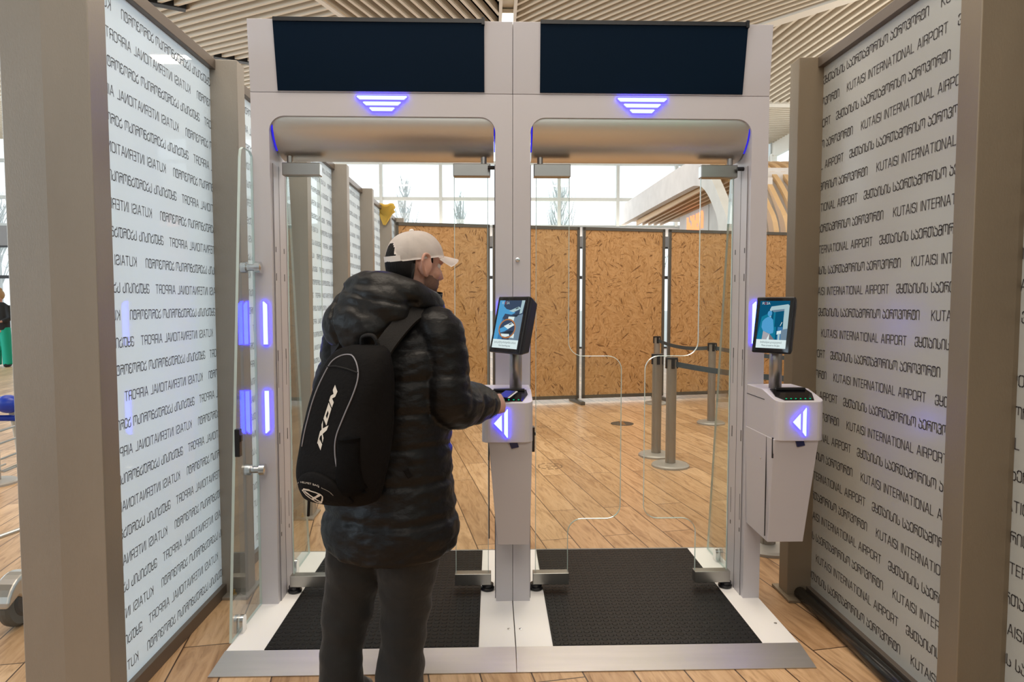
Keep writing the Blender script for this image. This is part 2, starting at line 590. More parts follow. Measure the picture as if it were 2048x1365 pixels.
def thing(name, label, cat, loc, group=None, rotz=0.0):
    o = bpy.data.objects.new(name, None)
    o.empty_display_size = 0.1
    COL.objects.link(o)
    o.location = loc
    o.rotation_euler = (0, 0, rotz)
    o['label'] = label
    o['category'] = cat
    if group:
        o['group'] = group
    LOC[o.name] = Vector(loc) if not rotz else Vector()
    return o


def tag(o, label, cat, group=None):
    o['label'] = label
    o['category'] = cat
    if group:
        o['group'] = group
    return o


def nb():
    return bmesh.new()


def box(name, mats, parent, x0, x1, y0, y1, z0, z1, bevel=0.0, **kw):
    b = nb()
    bx(b, x0, x1, y0, y1, z0, z1)
    return obj(name, b, mats, parent, bevel, **kw)


def fuse(bm, voxel, smooth_n=4, fac=0.5):
    """Union the closed shells in bm into one continuous surface (voxel remesh), return a bmesh."""
    bmesh.ops.recalc_face_normals(bm, faces=bm.faces[:])
    me = bpy.data.meshes.new('fuse_tmp')
    bm.to_mesh(me)
    bm.free()
    o = bpy.data.objects.new('fuse_tmp', me)
    COL.objects.link(o)
    r = o.modifiers.new('r', 'REMESH')
    r.mode = 'VOXEL'
    r.voxel_size = voxel
    if smooth_n:
        s = o.modifiers.new('s', 'SMOOTH')
        s.iterations = smooth_n
        s.factor = fac
    dg = bpy.context.evaluated_depsgraph_get()
    ev = o.evaluated_get(dg)
    me2 = bpy.data.meshes.new_from_object(ev)
    out = nb()
    out.from_mesh(me2)
    bpy.data.objects.remove(o)
    bpy.data.meshes.remove(me)
    bpy.data.meshes.remove(me2)
    return out


def text_bm(body, size, align='CENTER'):
    """Flat lettering in the XY plane as a bmesh (built-in font)."""
    cu = bpy.data.curves.new('txt', 'FONT')
    cu.body = body
    cu.size = size
    cu.align_x = align
    o = bpy.data.objects.new('txt', cu)
    COL.objects.link(o)
    dg = bpy.context.evaluated_depsgraph_get()
    me = bpy.data.meshes.new_from_object(o.evaluated_get(dg))
    b = nb()
    b.from_mesh(me)
    bpy.data.objects.remove(o)
    bpy.data.curves.remove(cu)
    bpy.data.meshes.remove(me)
    return b


# ---------------------------------------------------------------- squared stroke alphabet of the glass lettering
def _o(w, t=.12):
    return [(0, t), (0, 1 - t), (t, 1), (w - t, 1), (w, 1 - t), (w, t), (w - t, 0), (t, 0), (0, t)]


GL = {
    'K': (.50, [[(0, 0), (0, 1)], [(.48, 1), (.04, .47)], [(.13, .56), (.50, 0)]]),
    'U': (.54, [[(0, 1), (0, .13), (.13, 0), (.41, 0), (.54, .13), (.54, 1)]]),
    'T': (.50, [[(0, 1), (.50, 1)], [(.25, 1), (.25, 0)]]),
    'A': (.56, [[(0, 0), (.25, 1), (.31, 1), (.56, 0)], [(.10, .33), (.46, .33)]]),
    'I': (.02, [[(.01, 0), (.01, 1)]]),
    'S': (.50, [[(.49, .83), (.49, .90), (.38, 1), (.12, 1), (0, .89), (0, .63), (.1, .54), (.4, .49), (.5, .39), (.5, .12), (.38, 0), (.12, 0), (0, .1), (0, .2)]]),
    'N': (.52, [[(0, 0), (0, 1), (.04, 1), (.48, 0), (.52, 0), (.52, 1)]]),
    'E': (.42, [[(.42, 1), (0, 1), (0, 0), (.42, 0)], [(0, .53), (.38, .53)]]),
    'R': (.50, [[(0, 0), (0, 1), (.39, 1), (.5, .9), (.5, .58), (.39, .47), (0, .47)], [(.36, .47), (.47, .36), (.47, 0)]]),
    'O': (.54, [_o(.54)]),
    'L': (.42, [[(0, 1), (0, 0), (.42, 0)]]),
    'P': (.50, [[(0, 0), (0, 1), (.39, 1), (.5, .9), (.5, .55), (.39, .44), (0, .44)]]),
    'ქ': (.50, [[(0, .42), (0, .12), (.12, 0), (.38, 0), (.5, .12), (.5, 1)], [(.04, .80), (.04, .92), (.14, 1), (.5, 1)], [(.24, .45), (.5, .45)]]),
    'უ': (.50, [[(0, 1), (0, .56), (.1, .46), (.4, .46), (.5, .56)], [(.5, 1), (.5, .12), (.38, 0), (.12, 0), (0, .12), (0, .2)]]),
    'თ': (.80, [_o(.46), [(.34, 1), (.69, 1), (.80, .88), (.80, 0)]]),
    'ა': (.50, [[(0, .38), (0, .12), (.12, 0), (.38, 0), (.5, .12), (.5, .62), (.36, .76), (.18, .76), (.06, 1)]]),
    'ი': (.48, [[(0, 0), (0, .88), (.12, 1), (.36, 1), (.48, .88), (.48, 0)]]),
    'ს': (.48, [[(0, 1), (0, .12), (.12, 0), (.36, 0), (.48, .12), (.48, .42), (.36, .60)]]),
    'ე': (.50, [[(0, .38), (0, .12), (.12, 0), (.38, 0), (.5, .12), (.5, .88), (.38, 1), (.12, 1), (0, .88), (0, .72)]]),
    'რ': (.62, [[(0, 0), (0, .88), (.12, 1), (.56, 1), (.60, .94)], [(0, .66), (.50, .66), (.62, .55), (.62, 0)], [(.31, .66), (.31, .28)]]),
    'შ': (.50, [[(.12, .58), (0, .47), (0, .12), (.12, 0), (.38, 0), (.5, .12), (.5, .47), (.38, .58), (.12, .58)], [(.44, .52), (.5, .62), (.5, .88), (.38, 1), (.10, 1), (.10, .84)]]),
    'ო': (.76, [[(0, 0), (0, .88), (.12, 1), (.64, 1), (.76, .88), (.76, 0)], [(.38, 1), (.38, .32)]]),
    'პ': (.50, [[(0, .32), (0, .12), (.12, 0), (.38, 0), (.5, .12), (.5, .44), (.40, .55), (.2, .55)], [(.40, .55), (.5, .66), (.5, .88), (.38, 1), (.12, 1), (.12, .86)]]),
    'ტ': (.58, [_o(.58), [(.29, 1), (.29, .45)]]),
}
GEO = 'ქუთაისის საერთაშორისო აეროპორტი'
LAT = 'KUTAISI INTERNATIONAL AIRPORT'
GAPX, SPX = 0.20, 0.42


def str_width(s):
    return sum((SPX if c == ' ' else GL[c][0] + GAPX) for c in s)


def strokes(s, x, z, length, h):
    """Strokes of string s starting at x, baseline z, stretched to length; returns list of segment quads."""
    k = length / str_width(s)
    hw = 0.0021
    qs = []
    for c in s:
        if c == ' ':
            x += SPX * k
            continue
        wd, pls = GL[c]
        for pl in pls:
            P = [Vector((x + a * k, z + b * h)) for a, b in pl]
            for p, q in zip(P, P[1:]):
                d = (q - p)
                if d.length < 1e-6:
                    continue
                d.normalize()
                nrm = Vector((-d.y, d.x)) * hw
                e = d * hw * 0.8
                qs.append([p - e - nrm, q + e - nrm, q + e + nrm, p - e + nrm])
        x += (wd + GAPX) * k
    return qs


def lettering_bm(width, z_lo, z_hi, to3d):
    """All rows of wall lettering between s=0 (far edge) and s=width, mapped by to3d(s, z)."""
    b = nb()
    G, E, P = 0.800, 0.690, 1.604
    for n in range(0, 26):
        zc = 1.452 - 0.1022 * (n - 12)
        z0 = zc - 0.0175
        if z0 < z_lo + 0.01 or z0 + 0.035 > z_hi - 0.005:
            continue
        k0 = (0.896 + 0.065 * (n - 12)) if n % 2 == 0 else (0.066 + 0.065 * (n - 13))
        for rep in (-2, -1, 0, 1, 2):
            ks = k0 + rep * P
            for s, st, ln in ((LAT, ks, E), (GEO, ks - 0.866, G)):
                if st > width or st + ln < 0:
                    continue
                for q in strokes(s, st, z0, ln, 0.035):
                    xs = [v.x for v in q]
                    if max(xs) < 0.004 or min(xs) > width - 0.004:
                        continue
                    q2 = [Vector((min(max(v.x, 0.003), width - 0.003), v.y)) for v in q]
                    b.faces.new([b.verts.new(to3d(v.x, v.y)) for v in q2])
    return b


# ---------------------------------------------------------------- room shell
XL, XR, YB, YF = -18.0, 9.0, -9.0, 22.0
b = nb()
bx(b, XL, XR, YB, YF, -0.1, 0.0)
obj('floor', b, 'floor', kind='structure')


def facade(name, axis, pos, a0, a1, z0, z1, pitch, trans, first=None, mat='mullion', t=0.10, pane=True):
    b = nb()
    n = [a0]
    x = first if first is not None else a0 + pitch
    while x < a1 - 0.2:
        if x > a0 + 0.05:
            n.append(x)
        x += pitch
    n.append(a1)
    for a in n:
        if axis == 'x':
            bx(b, a - t / 2, a + t / 2, pos - 0.08, pos + 0.08, z0, z1)
        else:
            bx(b, pos - 0.08, pos + 0.08, a - t / 2, a + t / 2, z0, z1)
    for z in [z0] + trans + [z1]:
        if axis == 'x':
            bx(b, a0, a1, pos - 0.06, pos + 0.06, z - 0.05, z + 0.05)
        else:
            bx(b, pos - 0.06, pos + 0.06, a0, a1, z - 0.05, z + 0.05)
    fr = obj(name, b, mat, kind='structure')
    if pane:
        b = nb()
        if axis == 'x':
            bx(b, a0, a1, pos - 0.01, pos + 0.01, z0, z1)
        else:
            bx(b, pos - 0.01, pos + 0.01, a0, a1, z0, z1)
        obj('pane', b, 'pane', fr)
    return fr


facade('window_1', 'x', YF, XL, XR, 3.93, ZC + 0.3, 1.895, [4.80, 5.94], first=-3.545 - 1.895 * 7)
b = nb()
bx(b, XL, XR, YF - 0.1, YF + 0.1, 3.28, 3.90)
obj('wall_front', b, 'wallgrey', kind='structure')
facade('window_2', 'x', YF, XL, XR, 0.0, 3.28, 1.895, [2.3], first=-3.545 - 1.895 * 7 + 0.6, mat='darkframe', t=0.16)
# left wall with a window band
b = nb()
bx(b, XL - 0.2, XL, YB, YF, 0, 2.4)
obj('wall_left', b, 'wallgrey', kind='structure')
facade('window_3', 'y', XL, YB, YF, 2.4, ZC + 0.3, 2.0, [3.7, 5.1])
# right wall with a high window band
b = nb()
bx(b, XR, XR + 0.2, YB, YF, 0, 4.2)
obj('wall_right', b, 'wallgrey', kind='structure')
facade('window_4', 'y', XR, YB, YF, 4.2, 6.2, 2.2, [], mat='beam', t=0.22)
b = nb()
bx(b, XR, XR + 0.2, YB, YF, 6.2, ZC + 0.8)
obj('trim_1', b, 'beam', kind='structure')
# wall behind the photographer
b = nb()
bx(b, XL, XR, YB - 0.2, YB, 0, 4.4)
obj('wall_back', b, 'wallgrey', kind='structure')
facade('window_5', 'x', YB, XL, XR, 4.4, ZC + 0.3, 1.9, [5.6])
# roof over the hall, dark void above the slats
b = nb()
bx(b, XL - 0.3, XR + 0.3, YB - 0.3, YF + 0.3, ZC + 0.75, ZC + 0.9)
obj('ceiling', b, 'plenum', kind='structure')


def clip_line(p, d, poly):
    """Parameter interval of the line p+t*d inside a convex polygon."""
    t0, t1 = -1e9, 1e9
    n = len(poly)
    cx = sum(q[0] for q in poly) / n
    cy = sum(q[1] for q in poly) / n
    for i in range(n):
        a, c = poly[i], poly[(i + 1) % n]
        nx, ny = -(c[1] - a[1]), c[0] - a[0]
        if nx * (cx - a[0]) + ny * (cy - a[1]) < 0:
            nx, ny = -nx, -ny
        num = nx * (p[0] - a[0]) + ny * (p[1] - a[1])
        den = nx * d[0] + ny * d[1]
        if abs(den) < 1e-9:
            if num < 0:
                return None
            continue
        t = -num / den
        if den > 0:
            t0 = max(t0, t)
        else:
            t1 = min(t1, t)
    return (t0, t1) if t1 - t0 > 0.15 else None


def slats(name, poly, ang, pitch=0.2, wd=0.055, ht=0.13):
    b = nb()
    d = (math.sin(R(ang)), math.cos(R(ang)))
    nrm = (d[1], -d[0])
    os_ = [q[0] * nrm[0] + q[1] * nrm[1] for q in poly]
    o = math.floor(min(os_) / pitch) * pitch
    while o < max(os_):
        p = (nrm[0] * o, nrm[1] * o)
        iv = clip_line(p, d, poly)
        if iv:
            A = Vector((p[0] + d[0] * iv[0], p[1] + d[1] * iv[0], ZC))
            B = Vector((p[0] + d[0] * iv[1], p[1] + d[1] * iv[1], ZC))
            N = Vector((nrm[0], nrm[1], 0)) * wd / 2
            U = Vector((0, 0, ht))
            vs = [b.verts.new(q) for q in (A - N, A + N, B + N, B - N, A - N + U, A + N + U, B + N + U, B - N + U)]
            for f in [(0, 3, 2, 1), (4, 5, 6, 7), (0, 1, 5, 4), (1, 2, 6, 5), (2, 3, 7, 6), (3, 0, 4, 7)]:
                b.faces.new([vs[i] for i in f])
        o += pitch
    return obj(name, b, 'slat', kind='structure')


def ab(y):
    return -2.90 + 0.371 * (y - 11.87)


def cd(y):
    return 4.976 - 0.848 * (y - 12.744)


Y1, Y2 = YB + 0.2, 17.5
slats('ceiling_slats_west', [(XL, Y1), (ab(Y1), Y1), (ab(Y2), Y2), (XL, Y2)], -62, 0.21)
slats('ceiling_slats_middle', [(ab(Y1), Y1), (0.13, Y1), (0.13, Y2), (ab(Y2), Y2)], 20.4, 0.20)
yc = 12.744 + (4.976 - XR) / 0.848
slats('ceiling_slats_east', [(0.42, Y1), (XR, Y1), (XR, yc), (cd(Y2), Y2), (0.42, Y2)], -39.8, 0.17)
slats('ceiling_slats_corner', [(XR, yc + 0.15), (XR, Y2), (cd(Y2) + 0.15, Y2)], -4.5, 0.19)
slats('ceiling_slats_north', [(XL, Y2 + 0.3), (XR, Y2 + 0.3), (XR, YF), (XL, YF)], 86, 0.19)


def beam(bm, p, q, wd, z0=ZC - 0.03, z1=ZC + 0.16):
    p, q = Vector((*p, 0)), Vector((*q, 0))
    d = (q - p).normalized()
    n = Vector((-d.y, d.x, 0)) * wd / 2
    prism(bm, [tuple((p - n).xy), tuple((q - n).xy), tuple((q + n).xy), tuple((p + n).xy)], 2, z0, z1)


b = nb()
beam(b, (ab(Y1), Y1), (ab(Y2), Y2), 0.10)
beam(b, (0.15, Y1), (0.15, Y2), 0.055)
beam(b, (0.405, Y1), (0.405, Y2), 0.055)
beam(b, (XR, yc), (cd(Y2), Y2), 0.26)
beam(b, (XL, Y2 + 0.15), (XR, Y2 + 0.15), 0.30)
bx(b, 0.15, 0.405, Y1, Y2, ZC + 0.13, ZC + 0.16)
obj('trim_2', b, 'beam', kind='structure')

t = thing('ceiling_light', 'bright square lamp recessed in the white ceiling beam above the gates', 'light', (0.278, 12.75, ZC))
box('lamp_housing', 'beam', t, 0.175, 0.385, 12.36, 13.2, ZC + 0.03, ZC + 0.1)
box('diffuser', 'lamp', t, 0.182, 0.378, 12.40, 13.16, ZC - 0.02, ZC + 0.03)

for (x0, y0, L, ang, lab) in [(-5.85, 11.95, 0.62, 28, 'short black slot between ceiling slats at the top of the left glass panel'),
                              (-5.75, 14.55, 0.75, 28, 'black slot between ceiling slats left of the left gate header'),
                              (3.45, 13.05, 0.75, 50, 'black slot between ceiling slats above the right gate header')]:
    b = nb()
    c, s = math.cos(R(ang)), math.sin(R(ang))
    prism(b, [(x0, y0), (x0 + c * L, y0 + s * L), (x0 + c * L - s * 0.16, y0 + s * L + c * 0.16), (x0 - s * 0.16, y0 + c * 0.16)], 2, ZC - 0.02, ZC + 0.1)
    tag(obj('ceiling_vent', b, 'vent'), lab, 'vent', 'black slots in the slatted ceiling')

# outdoor ground and bare trees
b = nb()
bx(b, -90, 90, YF + 0.3, 130, -0.4, -0.15)
obj('outdoor_ground', b, 'ground', kind='structure')


def bare_tree(x, y, h, spread, seed, label):
    rnd = random.Random(seed)
    t = thing('bare_tree', label, 'tree', (x, y, -0.15), 'bare trees outside the windows')
    b = nb()
    tube(b, [(x, y, -0.15), (x + rnd.uniform(-.1, .1), y, h * 0.5), (x + rnd.uniform(-.2, .2), y, h)], [0.22, 0.14, 0.02], 8)
    obj('trunk', b, 'bark', t)
    b = nb()
    for i in range(46):
        z = h * rnd.uniform(0.25, 0.97)
        an = rnd.uniform(0, 6.28)
        L = spread * (1.15 - z / h) * rnd.uniform(0.5, 1.1) + 0.2
        p = Vector((x, y, z))
        q = p + Vector((math.cos(an) * L * 0.55, math.sin(an) * L * 0.55, L * 1.1))
        r_ = p + Vector((math.cos(an) * L * 0.8, math.sin(an) * L * 0.8, L * 2.1))
        tube(b, [p, q, r_], [0.05, 0.03, 0.008], 5)
        for k in range(3):
            s_ = p.lerp(r_, rnd.uniform(0.3, 0.8))
            e_ = s_ + Vector((rnd.uniform(-.4, .4), rnd.uniform(-.4, .4), rnd.uniform(.3, 1.0))) * L * 0.6
            tube(b, [s_, e_], [0.025, 0.006], 4)
    obj('branches', b, 'bark', t)


for x, y, h, sp, sd, lab in [(-5.9, 46, 9.6, 1.7, 1, 'bare poplar tree outside the window just left of the white cap'),
                             (-2.2, 48, 8.9, 1.2, 2, 'thin bare tree outside behind the left gate\'s right glass leaf'),
                             (4.6, 46, 9.3, 2.2, 3, 'bare branching tree outside seen through the right gate\'s left glass leaf'),
                             (12.0, 50, 8.4, 1.6, 4, 'bare tree outside below the white cafe canopy tip'),
                             (-34.0, 48, 8.8, 2.4, 5, 'bare tree outside the window beyond the luggage trolley')]:
    bare_tree(x, y, h, sp, sd, lab)


# ---------------------------------------------------------------- partition walls: steel posts and lettered glass
def partition_post(x0, x1, y, label, group, mat, plate_in):
    t = thing('partition_post', label, 'post', ((x0 + x1) / 2, y + 0.06, 0), group)
    b = nb()
    # folded sheet: flat front with returned sides, slight crease down the middle
    xm = (x0 + x1) / 2
    prism(b, [(x0, y), (xm, y - 0.012), (x1, y), (x1, y + 0.10), (x0, y + 0.10)], 2, 0.012, 2.69)
    obj('post_sheet', b, mat, t, bevel=0.003)
    pb = nb()
    bx(pb, x0 - 0.02, x1 + 0.02, y - 0.07, y + 0.14, 0, 0.014)
    bp = obj('base_plate', pb, mat, t, bevel=0.002)
    for xx in ((x1 - 0.06) if plate_in > 0 else (x0 + 0.06),):
        for yy in (y - 0.035,):
            b = nb()
            lathe(b, [(0.013, 0.012), (0.013, 0.022), (0.006, 0.024), (0.006, 0.04), (0.002, 0.042)], (xx, yy, 0), 10)
            obj('anchor_bolt', b, 'brass', bp)
    return t


LETTER_CACHE = {}


def partition_panel(xg, y_near, y_far, side, label, group):
    """Frosted glass sheet in the plane x=xg between two posts; side -1: left wall, +1: right wall."""
    t = thing('glass_partition_panel', label, 'glass panel', (xg, (y_near + y_far) / 2, 0), group)
    b = nb()
    th = 0.012
    x0, x1 = (xg - th, xg) if side < 0 else (xg, xg + th)
    bx(b, x0, x1, y_near, y_far, 0.055, 2.645)
    b.faces.ensure_lookup_table()
    b.normal_update()
    bmesh.ops.recalc_face_normals(b, faces=b.faces[:])
    for f in b.faces:
        f.material_index = 0 if f.normal.x * -side > 0.9 else (1 if abs(f.normal.x) > 0.9 else 2)
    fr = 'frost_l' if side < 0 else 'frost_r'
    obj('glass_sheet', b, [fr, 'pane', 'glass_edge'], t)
    wdt = y_far - y_near
    off = xg - side * 0.0012
    bl = lettering_bm(wdt, 0.06, 2.66, lambda s, z: (off, y_far - s, z))
    obj('printed_lettering', bl, 'letter' if side < 0 else 'letter_right', t)
    b = nb()
    bx(b, xg - 0.028, xg + 0.028, y_near, y_far, 2.640, 2.690)
    obj('top_rail', b, 'rail', t, bevel=0.002)
    b = nb()
    bx(b, xg - 0.022, xg + 0.022, y_near, y_far, 0.0, 0.06)
    obj('bottom_rail', b, 'rail', t, bevel=0.002)
    return t


LP = [2.20, 3.45, 4.70, 5.97, 7.22, 8.48, 9.72]
lname = ['nearest', 'second', 'third', 'fourth', 'fifth', 'sixth', 'seventh']
ptext = ['wide brown steel post in the left foreground, its full face towards the viewer',
         'steel post at the far edge of the large left glass panel, left of the gates',
         'steel post seen through the left gate, nearest one behind its glass leaf',
         'tall steel post behind the left gate, second of those seen through it',
         'steel post behind the left gate, third of those seen through it',
         'steel post behind the left gate carrying a yellow cloth on its top corner',
         'farthest steel post of the left wall, meeting the chipboard hoarding']
gtext = ['large bright frosted glass panel with mirrored airport lettering, left foreground',
         'lettered glass panel beside the left gate, between the two posts left of its frame',
         'lettered glass panel behind the left gate, nearest one seen through its glass leaf',
         'lettered glass panel behind the left gate, second one seen through it',
         'lettered glass panel behind the left gate, third one seen through it',
         'narrow-looking farthest lettered glass panel of the left wall, beside the chipboard']
for i, y in enumerate(LP):
    partition_post(-1.53, -1.256, y, ptext[i], 'steel posts of the left partition', 'post', 1)
for i in range(len(LP) - 1):
    partition_panel(-1.385, LP[i] + 0.085, LP[i + 1] + 0.01, -1, gtext[i], 'lettered glass panels of the left partition')
RP = [2.14, 3.335]
partition_post(1.495, 1.77, RP[1], 'steel post of the right wall with brass bolt at its base, beside the right kiosk', 'steel posts of the right partition', 'post_dark', -1)
partition_post(1.535, 1.81, RP[0], 'dark brown steel post at the right edge of the photo', 'steel posts of the right partition', 'post_dark', -1)
partition_panel(1.612, RP[0] + 0.085, RP[1] + 0.01, 1, 'large shaded lettered glass panel on the right beside the kiosk', 'lettered glass panels of the right partition')
partition_panel(1.690, 0.95, RP[0] + 0.01, 1, 'lettered glass panel cut off by the right edge of the photo', 'lettered glass panels of the right partition')
b = nb()
tube(b, [(1.555, 2.0, 0.03), (1.555, 3.32, 0.03)], 0.03, 14)
tag(obj('floor_bumper', b, 'rubber', smooth=True), 'glossy black round bumper rail on the floor along the right glass panel', 'bumper')

t = thing('yellow_cloth', 'crumpled yellow cloth hanging from the top corner of a far steel post', 'cloth', (-1.30, 8.46, 2.69))
b = nb()
g = []
for i in range(7):
    row = []
    for j in range(8):
        u, v = i / 6, j / 7
        row.append(b.verts.new((-1.395 + 0.20 * u + 0.012 * math.sin(9 * v + u * 4), 8.455 - 0.02 * math.sin(5 * u + 6 * v) - 0.015,
                                2.705 - v * 0.26 * (0.35 + 0.65 * math.sin(math.pi * (u * 0.8 + 0.15)) ** 2) + 0.012 * math.cos(8 * u))))
    g.append(row)
for i in range(6):
    for j in range(7):
        b.faces.new([g[i][j], g[i + 1][j], g[i + 1][j + 1], g[i][j + 1]])
bmesh.ops.solidify(b, geom=b.faces[:], thickness=0.004)
obj('cloth_sheet', b, 'yellow', t, smooth=True)


# ---------------------------------------------------------------- the two gates
def arc(cx, cz, r, a0, a1, n=8):
    return [(cx + r * math.cos(R(a0 + (a1 - a0) * i / n)), cz + r * math.sin(R(a0 + (a1 - a0) * i / n))) for i in range(n + 1)]


YP, YPB = 3.215, 3.465            # front and back of the gate posts
ZB, ZH, ZT = 0.052, 2.467, 2.785


def trap(bm, xc, z0, z1, w_top, w_bot, y0, y1):
    prism(bm, [(xc - w_bot / 2, z0), (xc + w_bot / 2, z0), (xc + w_top / 2, z1 - 0.004), (xc + w_top / 2 - 0.003, z1),
               (xc - w_top / 2 + 0.003, z1), (xc - w_top / 2, z1 - 0.004)], 1, y0, y1)


def glass_leaf(parent, xh, sgn):
    """Swing leaf hinged at xh, reaching sgn*0.44 at mid height, with notched corners."""
    root = None
    P = [(0, 0.135), (0.165, 0.135)]
    P += [(0.165, 0.34)] + [(0.165 + 0.07 * (1 - math.cos(R(a))), 0.34 + 0.07 * math.sin(R(a))) for a in range(0, 91, 15)]
    P += [(0.36, 0.41)] + [(0.36 + 0.07 * math.sin(R(a)), 0.48 - 0.07 * math.cos(R(a))) for a in range(15, 91, 15)]
    P += [(0.43, 1.165)] + [(0.36 + 0.07 * math.cos(R(a)), 1.165 + 0.07 * math.sin(R(a))) for a in range(15, 91, 15)]
    P += [(0.235, 1.235)] + [(0.235 - 0.07 * math.sin(R(a)), 1.305 - 0.07 * math.cos(R(a))) for a in range(15, 91, 15)]
    P += [(0.165, 2.15), (0, 2.15)]
    Q = []
    for p in P:
        q = (xh + sgn * p[0], p[1])
        if not Q or (abs(q[0] - Q[-1][0]) + abs(q[1] - Q[-1][1])) > 1e-4:
            Q.append(q)
    b = nb()
    prism(b, Q, 1, 3.344, 3.356, mat_sides=1)
    leaf = obj('door_leaf', b, ['glass', 'glass_edge'], parent)
    bv = leaf.modifiers.new('polished_edge', 'BEVEL')
    bv.width, bv.segments, bv.limit_method, bv.angle_limit, bv.material = 0.0028, 1, 'ANGLE', R(60), 1
    xa, xb = sorted((xh - sgn * 0.012, xh + sgn * 0.168))
    box('bottom_clamp', 'clamp', leaf, xa, xb, 3.325, 3.375, 0.085, 0.142, bevel=0.002)
    box('top_clamp', 'clamp', leaf, xa, xb, 3.325, 3.375, 2.108, 2.170, bevel=0.004)
    b = nb()
    lathe(b, [(0.014, 2.17), (0.014, 2.215)], (xh + sgn * 0.02, 3.35, 0), 14)
    obj('top_pin', b, 'pole', leaf, smooth=False)
    b = nb()
    lathe(b, [(0.030, 0.052), (0.034, 0.058), (0.034, 0.066), (0.026, 0.070), (0.026, 0.073), (0.030, 0.075), (0.030, 0.084), (0.012, 0.086)], (xh + sgn * 0.006, 3.35, 0), 22)
    obj('pivot_foot', b, ['black'], leaf)
    return leaf


